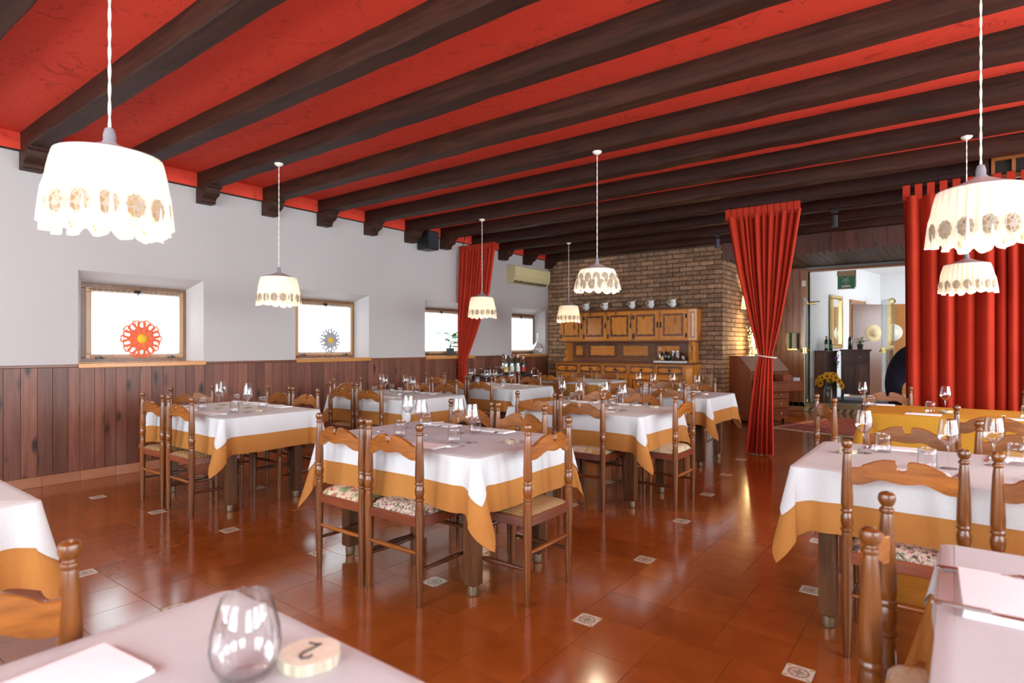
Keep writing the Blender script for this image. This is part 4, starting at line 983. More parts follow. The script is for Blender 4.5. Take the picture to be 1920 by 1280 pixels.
for i in range(n):
    a, b = DX0+wd*i, DX0+wd*(i+1)
    d = MB().box(a+.012, b-.012, DF, DF+.02, .79, .972, c=.004).build('drawer', M_pinex, dr, 0)
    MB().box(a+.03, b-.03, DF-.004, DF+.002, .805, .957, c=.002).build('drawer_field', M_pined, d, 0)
    q = []; W = (b-a)/2-.05
    for k in range(28): an = 2*pi*k/28; q.append(((a+b)/2+W*cos(an)*(1), .881+.055*sin(an)*(.72+.28*abs(cos(an))**.5)*(.62+.38*min(1, abs(cos(an))*1.7))))
    MB().prism(q, .008, Matrix.Translation((0, DF-.010, 0))).build('drawer_panel', M_pinex, d, 0); pull(d, (a+b)/2, DF-.010, .881)
    for s, (c, e) in enumerate(((a+.012, b-.012),)):
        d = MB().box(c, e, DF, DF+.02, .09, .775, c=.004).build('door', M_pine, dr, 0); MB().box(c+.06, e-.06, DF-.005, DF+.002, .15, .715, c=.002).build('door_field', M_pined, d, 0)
        MB().prism(scallop(c+.085, e-.085, .175, .69), .008, Matrix.Translation((0, DF-.011, 0))).build('door_panel', M_pine, d, 0); pull(d, e-.03, DF, .47)
# back boards between counter and cabinets, with raised panels
MB().box(DX0+.12, DX1+.02, BY-.10, BY-.02, 1.015, 1.385).build('back_board', M_pined, dr, 0)
for (a, b) in ((DX0+.17, DX0+.42), (DX0+.50, DX0+1.12), (DX0+1.20, DX0+1.80), (DX0+1.88, DX0+2.40), (DX0+2.46, DX0+2.58)):
    MB().box(a, b, BY-.115, BY-.10, 1.09, 1.345, c=.006).build('panel_moulding', M_pined, dr, 0)
    MB().prism(scallop(a+.05, b-.05, 1.125, 1.31, k=.008), .008, Matrix.Translation((0, BY-.122, 0))).build('raised_panel', M_pinex, dr, 0)
def bracket_side(x, sgn):
    p = [(0, 0), (.34, 0), (.33, .05), (.27, .09), (.30, .14), (.27, .19), (.21, .20), (.24, .26), (.30, .30), (.33, .37), (0, .37)]
    m = MB(); M = Matrix(((0, 1, 0, x), (-1, 0, 0, BY-.02), (0, 0, 1, 1.015), (0, 0, 0, 1))); m.prism(p, .045, M); m.build('carved_bracket', M_pine, dr, 0)
bracket_side(DX0+.08, 1); bracket_side(DX1+.02, 1)
MB().box(DX1-.02, DX1+.10, UF+.08, UF+.11, 1.015, 1.385).build('pierced_bracket', M_pine, dr, 0)
for z, s in ((1.25, .018), (1.14, .014), (1.32, .012)): MB().prism([(-s*.6, 0), (0, -s*2), (s*.6, 0), (0, s*2)], .004, Matrix.Translation((DX1+.04, UF+.077, z))).build('cut_out', M_iron, dr, 0)
MB().box(DX0-.02, DX1, UF+.02, BY-.02, 1.385, 1.955).build('upper_case', M_pinex, dr, 0)
MB().box(DX0-.04, DX1+.02, UF-.01, BY-.02, 1.375, 1.40, c=.006).box(DX1, DX1+.13, UF+.08, BY-.02, 1.375, 1.40, c=.006).build('lower_moulding', M_pined, dr, 0)
MB().box(DX0-.05, DX1+.03, UF-.03, BY-.02, 1.95, 1.985, c=.01).box(DX1, DX1+.14, UF+.06, BY-.02, 1.95, 1.985, c=.01).build('cornice', M_pined, dr, 0)
cp = MB(); Mq = Matrix.Translation((DX1, UF+.01, 1.40)) @ Matrix.Rotation(radians(42), 4, 'Z'); cp.box(0, .15, 0, .02, 0, .55, c=.003); cp.xf(Mq); cp.build('corner_panel', M_pine, dr, 0)
cp = MB(); cp.box(.035, .115, -.006, .004, .05, .50, c=.002); cp.xf(Mq); cp.build('corner_field', M_pined, dr, 0)
cp = MB(); cp.prism(scallop(.05, .10, .07, .48, k=.006), .006, Matrix.Translation((0, -.010, 0))); cp.xf(Mq); cp.build('corner_inlay', M_pine, dr, 0)
cp = MB(); cp.box(DX1, DX1+.11, UF+.12, BY-.02, 1.40, 1.95); cp.build('upper_side', M_pine, dr, 0)
for i in range(n):
    a, b = DX0+wd*i-.01, DX0+wd*(i+1)-.01
    d = MB().box(a+.01, b-.01, UF, UF+.02, 1.415, 1.94, c=.004).build('cabinet_door', M_pine, dr, 0)
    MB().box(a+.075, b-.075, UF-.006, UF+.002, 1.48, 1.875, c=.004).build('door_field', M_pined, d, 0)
    MB().prism(scallop(a+.105, b-.105, 1.51, 1.845, k=.014), .008, Matrix.Translation((0, UF-.013, 0))).build('door_panel', M_pine, d, 0)
    hx = a+.03 if i == 4 else b-.03; gx = b-.025 if i == 4 else a+.025
    m = MB(); m.box(hx-.010, hx+.010, UF-.006, UF, 1.63, 1.74, c=.002).tube([(hx, UF-.008, 1.715), (hx, UF-.028, 1.70), (hx, UF-.028, 1.66), (hx, UF-.008, 1.645)], .005, 6); m.build('handle', M_iron, d, 30)
    for z in (1.83, 1.49): MB().box(gx-.016, gx+.016, UF-.006, UF, z-.035, z+.035, c=.002).tube([(gx, UF-.006, z-.04), (gx, UF-.006, z+.04)], .006, 6).build('hinge', M_iron, d, 30)
# jugs along the cornice
def jug_body():
    def md(r, z, a, i):
        k = max(0, cos(a))**10*max(0, (z-.085)/.05); return r*(1+.45*k), z+.022*k
    return MB().lathe([(.030, 0), (.034, .004), (.036, .012), (.058, .045), (.062, .065), (.052, .092), (.042, .108), (.044, .125), (.052, .140), (.048, .140), (.040, .125), (.038, .108)], 24, mod=md, cap=False).mesh('body', M_porc, 60)
jb = jug_body(); jh = MB().tube([(-.045, 0, .125), (-.075, 0, .135), (-.095, 0, .11), (-.092, 0, .075), (-.070, 0, .05), (-.055, 0, .045)], .0075, 8).mesh('handle', M_porc, 60)
jw = ['first white jug on the dresser, counting from the window wall', 'second white jug on the dresser, counting from the window wall', 'middle white jug of the five on the dresser', 'fourth white jug on the dresser, counting from the window wall', 'fifth white jug on the dresser, nearest the writing desk']
for (x, s), lb in zip(((-5.73, .0), (-5.32, .1), (-4.76, -.1), (-4.39, .05), (-3.98, .0)), jw):
    t = thing('jug', lb, 'jug', (x, 10.02, 1.986), s, 'white jugs on top of the dresser'); put('body', jb, t); put('handle', jh, t)
# tray with bottles and tumblers on the counter
t = thing('tray', 'white tray with small bottles and beakers on the dresser counter', 'tray', (-3.95, 9.86, 1.016))
MB().box(-.27, .27, -.13, .13, 0, .012, c=.004).build('base', M_whitepl, t, 0); MB().box(-.27, .27, -.13, -.12, .012, .03).box(-.27, .27, .12, .13, .012, .03).box(-.27, -.26, -.12, .12, .012, .03).box(.26, .27, -.12, .12, .012, .03).build('rim', M_whitepl, t, 0)
def gl(name, c, rough=.08): return flat(name, c, rough, 0, .5)
M_bgreen = gl('dark_green_bottle', (.012, .035, .015)); M_bclear = thin_glass('clear_bottle', (.88, .92, .93), .5, .03, 2.5); M_bblack = gl('black_bottle', (.012, .010, .010)); M_bamber = gl('amber_bottle', (.28, .12, .03))
M_lab = {'w': flat('label_white', (.75, .73, .68), .7), 'y': flat('label_yellow', (.75, .50, .16), .6), 'r': flat('label_red', (.55, .03, .03), .6), 'g': flat('label_green', (.02, .28, .08), .6), 'b': flat('label_blue', (.05, .08, .22), .6), 'o': flat('label_orange', (.70, .30, .08), .6)}
def bottle(x, y, z, h, r, mt, lab, cap, label, group, sh=.62, labz=(.15, .42)):
    t = thing('bottle', label, 'bottle', (x, y, z), random.uniform(0, 6), group)
    MB().lathe([(r*.85, 0), (r, .01), (r, h*sh), (r*.8, h*(sh+.08)), (r*.38, h*(sh+.18)), (r*.34, h*.93), (r*.4, h*.94), (r*.4, h*.955)], 18).build('body', mt, t, 40)
    MB().lathe([(r*.43, h*.90), (r*.43, h), (r*.1, h)], 14).build('cap', M_lab[cap], t, 40)
    if lab: MB().lathe([(r*1.012, h*labz[0]), (r*1.012, h*labz[1])], 20, cap=False).build('paper_label', M_lab[lab], t, 60)
G1 = 'small bottles on the dresser tray'
for (dx, dy, h, mt, lab, cap, lb) in ((-.22, .04, .24, M_bclear, None, 'w', 'tall clear bottle at the tray end on the dresser'), (-.155, -.02, .20, M_bblack, 'y', 'o', 'dark bottle with yellow label on the dresser tray'), (-.11, .05, .225, M_bblack, None, 'r', 'dark bottle with red cap on the dresser tray'), (-.05, .02, .215, M_bgreen, None, 'o', 'green bottle with orange cap on the dresser tray')):
    bottle(-3.95+dx, 9.86+dy, 1.028, h, .028, mt, lab, cap, lb, G1)
for k, (dx, dy, h, lb) in enumerate(((.03, .02, .19, 'steel shaker, tallest of the metal beakers on the dresser tray'), (.09, .05, .185, 'steel beaker behind the short one on the dresser tray'), (.13, -.04, .145, 'short steel beaker at the front of the dresser tray'), (.215, .0, .10, 'lowest steel cup at the end of the dresser tray'))):
    o = MB().lathe([(.026, 0), (.029, .004), (.033, h), (.031, h), (.027, .008)], 18, cap=False).build('beaker', M_chrome, None, 40, loc=(-3.95+dx, 9.86+dy, 1.028)); tag(o, lb, 'beaker', 'metal beakers on the dresser tray')
# ================================================================== BAR TROLLEY
t = thing('bar_trolley', 'dark trolley with bottles by the window wall before the dresser', 'trolley', (-6.45, 8.30, 0))
MB().box(-.22, .22, -.62, .62, .765, .785, c=.004).build('top_shelf', M_black, t, 0); MB().box(-.20, .20, -.60, .60, .25, .27, c=.004).build('lower_shelf', M_black, t, 0)
for sx in (-1, 1):
    for sy in (-1, 1): l = MB().tube([(sx*.2, sy*.6, .06), (sx*.2, sy*.6, .80)], .011, 8).build('leg', M_iron, t); MB().sphere((sx*.2, sy*.6, .032), .032, 10, 6, sc=(.6, 1, 1)).build('castor', M_black, l)
MB().tube([(.2, -.6, .80), (.2, .6, .80)], .006, 6).tube([(-.2, -.6, .80), (-.2, .6, .80)], .006, 6).tube([(-.2, -.6, .80), (.2, -.6, .80)], .006, 6).build('rail', M_iron, t)
MB().tube([(.2, .60, .79), (.2, .60, .84), (.2, .66, .89), (.2, .76, .89), (.2, .80, .85), (.2, .80, .72)], .011, 8).tube([(-.2, .60, .79), (-.2, .60, .84), (-.2, .66, .89), (-.2, .76, .89), (-.2, .80, .85), (-.2, .80, .72)], .011, 8).tube([(-.2, .80, .74), (.2, .80, .74)], .011, 8).build('push_handle', M_chrome, t)
G2 = 'bottles standing on the bar trolley'
for (y, dx, h, r, mt, lab, cap, lb) in ((8.30, .06, .36, .042, M_bclear, 'y', 'w', 'clear bottle with round yellow label on the bar trolley'), (8.40, -.08, .375, .04, M_bclear, None, 'b', 'clear bottle with dark cap behind the yellow-labelled one'), (8.50, .04, .365, .045, M_bclear, 'w', 'b', 'tall clear bottle with blue cap on the bar trolley'), (8.585, -.06, .35, .038, M_bgreen, None, 'w', 'dark green bottle with white foil on the bar trolley'), (8.66, .06, .36, .04, M_bclear, 'w', 'w', 'clear white-capped bottle beside the green ones on the bar trolley'), (8.75, -.06, .37, .04, M_bgreen, 'g', 'r', 'green bottle with red cap on the bar trolley'), (8.80, .08, .32, .04, M_bgreen, 'r', 'w', 'dark bottle with red and white label on the bar trolley'), (8.87, .02, .28, .045, M_bblack, 'o', 'y', 'squat black bottle with orange label at the end of the bar trolley')):
    bottle(-6.45+dx, y, .786, h, r, mt, lab, cap, lb, G2)
rk = thing('glass_rack', 'low wire rack holding upturned stemmed glasses on the bar trolley', 'rack', (-6.45, 7.98, .786))
MB().tube([(.17, -.26, 0), (.17, -.26, .13), (.17, .26, .13), (.17, .26, 0)], .004, 6).tube([(-.17, -.26, 0), (-.17, -.26, .13), (-.17, .26, .13), (-.17, .26, 0)], .004, 6).tube([(.17, -.26, .13), (-.17, -.26, .13)], .004, 6).tube([(.17, .26, .13), (-.17, .26, .13)], .004, 6).build('wire_frame', M_chrome, rk)
for k in range(10):
    i, j = k % 5, k//5; o = MB().lathe([(.036, 0), (.040, .03), (.03, .075), (.004, .095), (.0035, .165), (.032, .170), (.032, .172)], 16, cap=False).build('upturned_glass', M_glass, None, 60, loc=(-6.54+.18*j, 7.80+.09*i, .787)); tag(o, 'upturned stemmed glass in the wire rack on the bar trolley', 'glass', 'upturned glasses in the wire rack')
# ================================================================== WRITING DESK AND ITS CORNER
ds = thing('writing_desk', 'reddish slant-front writing desk with one drawer pulled open', 'desk', (-2.69, 10.16, 0), atan2(.74, .44))
# local x runs along the front, local -y is the front, +y the back
W, Dp = .84, .50
m = MB(); pr = [(0, .06), (0, .86), (.03, .89), (.27, 1.115), (.27, 1.13), (Dp, 1.13), (Dp, .06)]
for x in (0, W-.02): m.prism(pr, .02, Matrix(((0, 1, 0, x), (1, 0, 0, 0), (0, 0, 1, 0), (0, 0, 0, 1))))
m.build('side_panel', M_desk, ds, 0)
MB().box(.02, W-.02, Dp-.02, Dp, .06, 1.12).build('back_panel', M_desk, ds, 0)
MB().box(-.01, W+.01, .27, Dp+.01, 1.115, 1.135, c=.004).build('top', M_desk, ds, 0)
M_dlid = wood('desk_lid_wood', (.30, .16, .12), (.42, .25, .19), 'x', .3, .4)
m = MB(); m.prism([(.005, .875), (.275, 1.125), (.262, 1.138), (-.008, .890)], W-.01, Matrix(((0, 1, 0, .005), (1, 0, 0, 0), (0, 0, 1, 0), (0, 0, 0, 1)))); m.build('slanted_lid', M_dlid, ds, 0)
MB().box(.02, W-.02, .02, Dp-.02, .10, .115).box(.02, W-.02, .02, Dp-.02, .85, .865).box(.02, W-.02, .0, .02, .83, .865).build('carcass', M_desk, ds, 0)
for z0, z1, out in ((.74, .825, 0), (.565, .73, .30), (.42, .555, 0), (.26, .41, 0), (.10, .25, 0)):
    d = MB().box(.024, W-.024, -out-.015, -out+.005, z0, z1, c=.004)
    if out: d.box(.03, .04, -out, .15, z0+.02, z1-.02).box(W-.04, W-.03, -out, .15, z0+.02, z1-.02).box(.03, W-.03, -out, .15, z0+.01, z0+.02)
    d = d.build('drawer', M_desk, ds, 0)
    for x in (.2, W-.2):
        if z1-z0 < .09 and x > .5: continue
        zc = (z0+z1)/2; MB().lathe([(.001, 0), (.014, .001), (.012, .004), (.001, .005)], 10).xf(Matrix.Translation((x, -out-.015, zc)) @ Matrix.Rotation(pi/2, 4, 'X')).tube([(x, -out-.022, zc+.005), (x-.009, -out-.026, zc-.015), (x, -out-.026, zc-.028), (x+.009, -out-.026, zc-.015), (x, -out-.022, zc+.005)], .0028, 6).build('drop_handle', M_brass, d, 30)
    if out:
        MB().box(.42, .60, -.27, -.10, z0+.04, z1+.10).xf(Matrix.Rotation(0, 4, 'Z')).build('drawer_divider', M_desk, d, 0)
        MB().box(.64, .78, -.28, -.06, z1-.06, z1+.05).build('storage_box', flat('grey_card', (.36, .36, .38), .7), d, 0)
for x in (.02, W-.08):
    for y in (.02, Dp-.08): MB().box(x, x+.06, y, y+.06, 0, .10, c=.006).build('foot', M_desk, ds, 0)
MB().box(.02, W-.02, .0, .02, .07, .10).build('plinth', M_desk, ds, 0)
# sconce on the brick return
sc = thing('wall_lamp', 'small cream-shaded wall lamp on the lit bricks beside the tied curtain', 'lamp', (-3.19, 11.30, 1.97))
MB().lathe([(.045, -.012), (.05, 0), (.045, .012)], 16).xf(Matrix.Rotation(pi/2, 4, 'Y')).build('back_plate', M_iron, sc)
MB().tube([(.0, 0, 0), (.06, 0, -.05), (.14, 0, -.05), (.16, 0, .01)], .009, 8).lathe([(.02, 0), (.05, .005), (.05, .012), (.015, .02)], 14, o=(.16, 0, .0)).build('arm', M_iron, sc)
n = 96; MB().lathe([(.095, .30), (.108, .2), (.13, .06), (.138, .015)], n, o=(.16, 0, .03), cap=False, mod=lambda r, z, a, i: (r*(1+.02*sin(a*18)), z-(.018*abs(sin(a*6)) if i == 3 else 0))).build('shade', M_shade, sc, 60)
MB().sphere((.16, 0, .15), .03).build('bulb', M_bulb, sc)
l = bpy.data.lights.new('lamp_light', 'POINT'); l.energy = 50; l.color = (1, .74, .42); l.shadow_soft_size = .04; o = bpy.data.objects.new('lamp_light', l); COL.objects.link(o); o.parent = sc; o.location = (.16, 0, .17)
# glass vase of white blossom lit by fairy lights, on a plinth behind the desk
pl = thing('side_stand', 'narrow dark stand behind the writing desk carrying the lit flowers', 'stand', (-3.02, 11.62, 0))
MB().box(-.14, .14, -.40, .40, 1.02, 1.05, c=.004).build('top', M_desk, pl, 0); MB().box(-.12, .12, -.38, .38, 0, 1.02).build('body', M_desk, pl, 0)
fv = thing('flower_vase', 'glass vase of white blossom with fairy lights against lit bricks', 'vase', (-2.98, 11.50, 1.05))
MB().lathe([(.10, 0), (.11, .01), (.11, .42), (.105, .42), (.105, .02), (.01, .015)], 24, cap=False).build('vase', M_glass, fv, 60)
rd = random.Random(9); m = MB(); st = MB(); fl = MB()
for k in range(260):
    a, r, z = rd.uniform(0, 6.28), rd.uniform(.02, .30)**1.0, rd.uniform(.05, .62); r *= .30+.5*abs(z-.28)
    m.sphere((r*cos(a), r*sin(a)*1.5, z), rd.uniform(.006, .014), 6, 4)
for k in range(16):
    a = rd.uniform(0, 6.28); st.tube([(.03*cos(a), .03*sin(a), .02), (.06*cos(a), .09*sin(a), .35), (.11*cos(a), .26*sin(a), rd.uniform(.35, .62))], .003, 4)
m.build('blossom', flat('white_blossom', (.80, .76, .62), .8), fv, 60, kind='stuff'); st.build('stems', M_leafd, fv, 60)
Q = []; leafy(Q, (0, 0, .2), 14, .06, .35, .10, rd)
for v, f, c in Q: MB().add(v, f).build('leaf', M_leaf, fv, 60)
for k in range(46):
    a, z = rd.uniform(0, 6.28), rd.uniform(.03, .55); r = rd.uniform(.03, .14); fl.sphere((r*cos(a), r*sin(a)*1.4, z), .0065, 6, 4)
fl.build('fairy_lights', flat('fairy_light', (1, .8, .4), .4, emit=((1, .66, .26), 30)), fv, 60, kind='stuff')
l = bpy.data.lights.new('fairy_glow', 'POINT'); l.energy = 55; l.color = (1, .68, .30); l.shadow_soft_size = .15; o = bpy.data.objects.new('fairy_glow', l); COL.objects.link(o); o.parent = fv; o.location = (.05, -.1, .35)
# cylinder of corks by the brick wall
cv = thing('cork_vase', 'tall clear cylinder half full of corks between dresser and desk', 'vase', (-3.28, 9.72, 0))
MB().lathe([(.005, 0), (.12, 0), (.122, .93), (.117, .93), (.115, .02), (.005, .02)], 28, cap=False).build('cylinder', M_glass, cv, 60)
rd = random.Random(4); ck = MB().lathe([(.010, -.022), (.012, -.020), (.012, .020), (.010, .022)], 8).mesh('cork', flat('cork', (.50, .30, .15), .9), 30)
for k in range(150):
    a, r = rd.uniform(0, 6.28), .10*sqrt(rd.uniform(0, 1)); put('cork', ck, cv, (r*cos(a), r*sin(a), rd.uniform(.40, .80)), (rd.uniform(0, 3), rd.uniform(0, 3), 0))
MB().lathe([(.09, .02), (.09, .44)], 20).build('liner', flat('vase_liner', (.30, .20, .12), .8), cv, 30)
# ================================================================== RUG, ENTRANCE AND HALL
rg = MB(); rg.box(-.68, .68, -1.05, 1.05, 0, .008, c=.003)
rug = thing('rug', 'red patterned oriental rug on the tiles before the step', 'rug', (-1.43, 10.86, .001), -.28); rg.build('pile', M_rug, rug, 0)
fr = MB(); rd = random.Random(1)
for k in range(110):
    for s in (-1, 1): x = -.67+1.34*k/109; fr.tube([(x, s*1.05, .005), (x+rd.uniform(-.01, .01), s*(1.09+rd.uniform(0, .02)), .002)], .0022, 3)
fr.build('fringe', flat('rug_fringe', (.60, .46, .28), .9), rug, 0, kind='stuff')
def leaf_door(x, y, ang, w_, label, hand):
    t = thing('glass_door', label, 'door', (x, y, .18), ang, 'frameless glass doors')
    MB().box(0, w_, -.005, .005, .01, 2.05).build('pane', M_door_glass, t, 0)
    MB().tube([(0, 0, .01), (0, 0, 2.05)], .007, 6).tube([(w_, 0, .01), (w_, 0, 2.05)], .006, 6).build('edge_profile', flat('edge_glass', (.55, .66, .60), .2), t)
    for z in (.05, 1.98): MB().box(-.05, .16, -.015, .015, z-.03, z+.03, c=.003).build('hinge_plate', M_brass, t, 0)
    h = w_-.09
    MB().box(h-.03, h+.03, -.03, .03, .98, 1.10, c=.004).build('lock_case', M_brass, t, 0)
    for s in (-1, 1): MB().lathe([(.010, 0), (.012, .03), (.03, .045), (.034, .06), (.024, .075), (.002, .078)], 14).xf(Matrix.Translation((h, 0, 1.04)) @ Matrix.Rotation(-s*pi/2, 4, 'X')).build('knob', M_brass, t)
    return t
leaf_door(-2.34, 12.93, radians(-84), .72, 'open frameless glass door beside the plank wall, its knob by the desk', 1)
leaf_door(-.92, 13.35, radians(112), .66, 'open frameless glass door standing in the hall before the orange door', 1)
# exit sign with running figure, arrow and panel
ex = thing('exit_sign', 'green emergency sign with white running figure and arrow below the door head', 'sign', (-1.67, 12.97, 2.42))
MB().box(-.145, .145, -.012, .012, 0, .235, c=.003).build('panel', M_green, ex, 0); MB().box(-.155, .155, -.02, .05, .235, .345, c=.005).box(.145, .165, -.02, .05, .02, .345).box(-.15, .15, -.014, .014, -.012, .0).build('housing', flat('sign_housing', (.50, .40, .24), .5), ex, 0)
def strokes(pl, r): 
    m = MB()
    for p in pl: m.tube([(x, -.0145, z) for x, z in p], r, 5)
    return m
m = strokes([[(-.045, .145), (-.01, .165), (.025, .205)], [(-.05, .195), (-.015, .175), (-.01, .165)], [(.0, .185), (.035, .165), (.055, .175)], [(-.02, .15), (.02, .145), (.055, .125)], [(-.02, .15), (-.045, .13), (-.07, .14)]], .006); m.sphere((.035, -.0145, .218), .012, 8, 6)
m.build('running_figure', M_whitepl, ex, 60)
strokes([[(0, .125), (0, .095)]], .006).prism([(-.016, .10), (.016, .10), (0, .078)], .004, Matrix.Translation((0, -.016, 0))).build('arrow', M_whitepl, ex, 60)
MB().box(-.075, .075, -.0155, -.012, .022, .062).build('white_panel', M_whitepl, ex, 0)
# things on and by the plank wall
t = thing('light_switch', 'white light switch on the plank wall behind the tied curtain', 'switch', (-2.70, 12.985, 1.42)); MB().box(-.055, .055, -.012, .012, -.07, .07, c=.004).build('plate', M_whitepl, t, 0); MB().box(-.02, .02, -.018, -.01, -.03, .03, c=.003).build('rocker', M_whitepl, t, 0)
t = thing('alarm_sensor', 'cream alarm sensor high on the door frame', 'sensor', (-2.41, 12.94, 2.56)); MB().box(-.035, .035, -.03, .03, -.06, .06, c=.008).build('case', M_cream, t, 0); MB().box(-.022, .022, -.034, -.028, -.03, .01, c=.002).build('lens', M_whitepl, t, 0)
t = thing('door_closer', 'dark door closer arm on the frame of the entrance', 'door closer', (-2.33, 12.93, 2.18)); MB().box(-.02, .14, -.03, .03, -.05, -.01, c=.004).build('body', M_brass, t, 0); MB().tube([(.0, -.02, 0), (.22, -.08, .0)], .009, 6).build('arm', M_iron, t)
t = thing('paper_dispenser', 'striped green and cream rounded box on the plank wall', 'dispenser', (-2.62, 12.86, 1.25))
for k, mt in enumerate((flat('box_cream', (.62, .60, .45), .5), flat('box_green', (.02, .09, .06), .4), flat('box_cream2', (.62, .60, .45), .5))): MB().lathe([(.10, 0), (.105, .01), (.105, .30), (.10, .31)], 20).xf(Matrix.Diagonal((.42, 1, 1, 1))).xf(Matrix.Translation((-.05+.05*k, 0, 0))).build('band', mt, t, 30)
MB().box(-.09, .09, .06, .125, -.02, .0).build('bracket', M_brass, t, 0)
# hall furniture on the slanting wall
def onwall(s, off): p = A+hd*s+hn*off; return (p.x, p.y)
LW = (B-A).length
x, y = onwall(1.35, .02)
mi = thing('mirror', 'tall gilt-framed mirror on the white hall wall', 'mirror', (x, y, 1.25), hang)
for (a, b, c, d) in ((-.32, .32, 0, .08), (-.32, .32, 1.07, 1.15), (-.32, -.24, .08, 1.07), (.24, .32, .08, 1.07)): MB().box(a, b, -.05, 0, c, d, c=.015).build('frame_side', M_brass, mi, 0)
MB().box(-.24, .24, -.015, 0, .08, 1.07).build('glass', flat('mirror_silver', (.85, .85, .85), .02, 1), mi, 0)
x, y = onwall(2.80, .0)
struct(MB().box(-.52, -.44, -.03, .03, 0, 2.2).box(.44, .52, -.03, .03, 0, 2.2).box(-.52, .52, -.03, .03, 2.12, 2.2).build('door_2', M_doorw, None, 0, loc=(x, y, .17), rot=hang))
x2, y2 = onwall(2.36, .03)
t = thing('hall_door', 'brown hall door ajar with a straw hat hung on it', 'door', (x2, y2, .18), hang-radians(38)); MB().box(0, .86, -.02, .02, 0, 2.08, c=.003).build('leaf', wood('brown_door', (.13, .042, .016), (.19, .068, .027), 'z', .35, .3), t, 0); MB().box(.86, .88, -.021, .021, 0, 2.08).build('pale_edge', flat('pale_wood', (.70, .52, .28), .5), t, 0)
def hat(x, y, z, ang, c1, label):
    t = thing('straw_hat', label, 'hat', (x, y, z), ang, 'round straw hats on the hall doors')
    MB().lathe([(.20, 0), (.19, .012), (.12, .03), (.09, .04), (.075, .10), (.03, .115), (.001, .118)], 32, cap=False).xf(Matrix.Rotation(pi/2, 4, 'X')).build('hat_body', flat('straw_%d' % int(z*100), c1, .9), t, 60); return t
c, s = cos(hang-radians(38)), sin(hang-radians(38)); hat(x2+.50*c+.022*s, y2+.50*s-.022*c, 1.60, hang-radians(38), (.74, .58, .34), 'round straw hat hanging on the brown hall door')
t = thing('hall_door', 'orange-brown door standing beyond the brown one', 'door', (-1.40, 16.3, .18), radians(6)); MB().box(-.13, .55, -.02, .02, 0, 2.1, c=.003).build('leaf', M_doorw, t, 0)
hat(-1.15, 16.295, 1.62, radians(6), (.72, .68, .62), 'pale hat hanging on the orange-brown hall door')
# cabinet with plant, bottles and a hanging garland
cb = thing('hall_cabinet', 'narrow dark cabinet with a drawer and two doors in the hall', 'cabinet', (-1.57, 13.72, .18), .16)
M_cab = wood('dark_cabinet_wood', (.06, .026, .020), (.16, .075, .058), 'z', .5, .1)
MB().box(-.28, .22, 0, .40, .14, 1.02).build('carcass', M_cab, cb, 0); MB().box(-.31, .25, -.03, .42, 1.02, 1.055, c=.006).build('top', M_cab, cb, 0)
for (a, b) in ((-.27, -.035), (-.025, .21)):
    d = MB().box(a, b, -.018, 0, .17, .77, c=.003).build('door', M_cab, cb, 0); MB().box(a+.04, b-.04, -.022, -.016, .22, .72, c=.002).build('door_panel', wood('cab_panel', (.10, .04, .03), (.22, .10, .075), 'z', .5), d, 0)
d = MB().box(-.27, .21, -.018, 0, .79, 1.0, c=.003).build('drawer', M_cab, cb, 0); MB().sphere((.05, -.03, .9), .014, 8, 6).build('knob', M_cream, d); MB().sphere((-.03, -.025, .48), .01, 8, 6).build('knob', M_cream, cb)
for px in (-.28, .17):
    for py in (0, .35): MB().prism([(0, 0), (.035, 0), (.05, .14), (0, .14)], .05, Matrix.Translation((px, py, 0))).build('leg', M_cab, cb, 0)
x, y = onwall(.78, .12)
sb2 = thing('dark_chest', 'plain dark chest along the white wall, garland over its top', 'chest', (x, y, .18), hang); MB().box(-.55, .10, -.09, .1, .0, 1.0, c=.004).build('carcass', M_cab, sb2, 0); MB().box(-.57, .11, -.11, .11, 1.0, 1.03, c=.004).build('top', M_cab, sb2, 0)
ga = thing('garland', 'grey-green hanging garland with a purple flower over the dark chest', 'garland', (-1.93, 13.55, 1.22)); rd = random.Random(6); Q = []
for k in range(90):
    z = -rd.uniform(0, .34); w_ = .15*(1+z/.42); px = rd.uniform(-w_, w_); py = -.03+rd.uniform(-.05, .02); d = Vector((rd.uniform(-1, 1), -.6, rd.uniform(-1, .3))).normalized(); s = d.cross(Vector((0, 0, 1))).normalized(); c = Vector((px, py-.03, z)); L = .05
    MB().add([c, c+d*L*.5+s*.012, c+d*L, c+d*L*.5-s*.012], [(0, 1, 2, 3)]).build('leaf', M_leafd, ga, 0)
MB().sphere((.02, -.10, -.16), .038, 9, 6, sc=(1, .7, .8)).build('flower', flat('purple_flower', (.28, .06, .42), .7), ga)
plant('potted_plant', 'small bright green pot plant on the narrow hall cabinet', (-1.53, 13.84, 1.236), [(.045, 0), (.06, .10), (.062, .11), (.055, .11)], flat('white_black_pot', (.05, .05, .05), .4), 26, .09, .12, .075, 8, flat('bright_leaf', (.14, .40, .04), .5))
for k, (px, py, h, lab, cap, lb) in enumerate(((-2.11, 13.60, .30, 'w', 'r', 'dark bottle with white label on the dark chest'), (-2.06, 13.80, .27, 'g', 'w', 'green-labelled bottle on the dark chest'), (-1.73, 13.98, .33, None, 'y', 'tall dark bottle beside the pot plant in the hall'))):
    bottle(px, py, 1.212 if k < 2 else 1.236, h, .037, M_bgreen, lab, cap, lb, 'bottles in the hall')
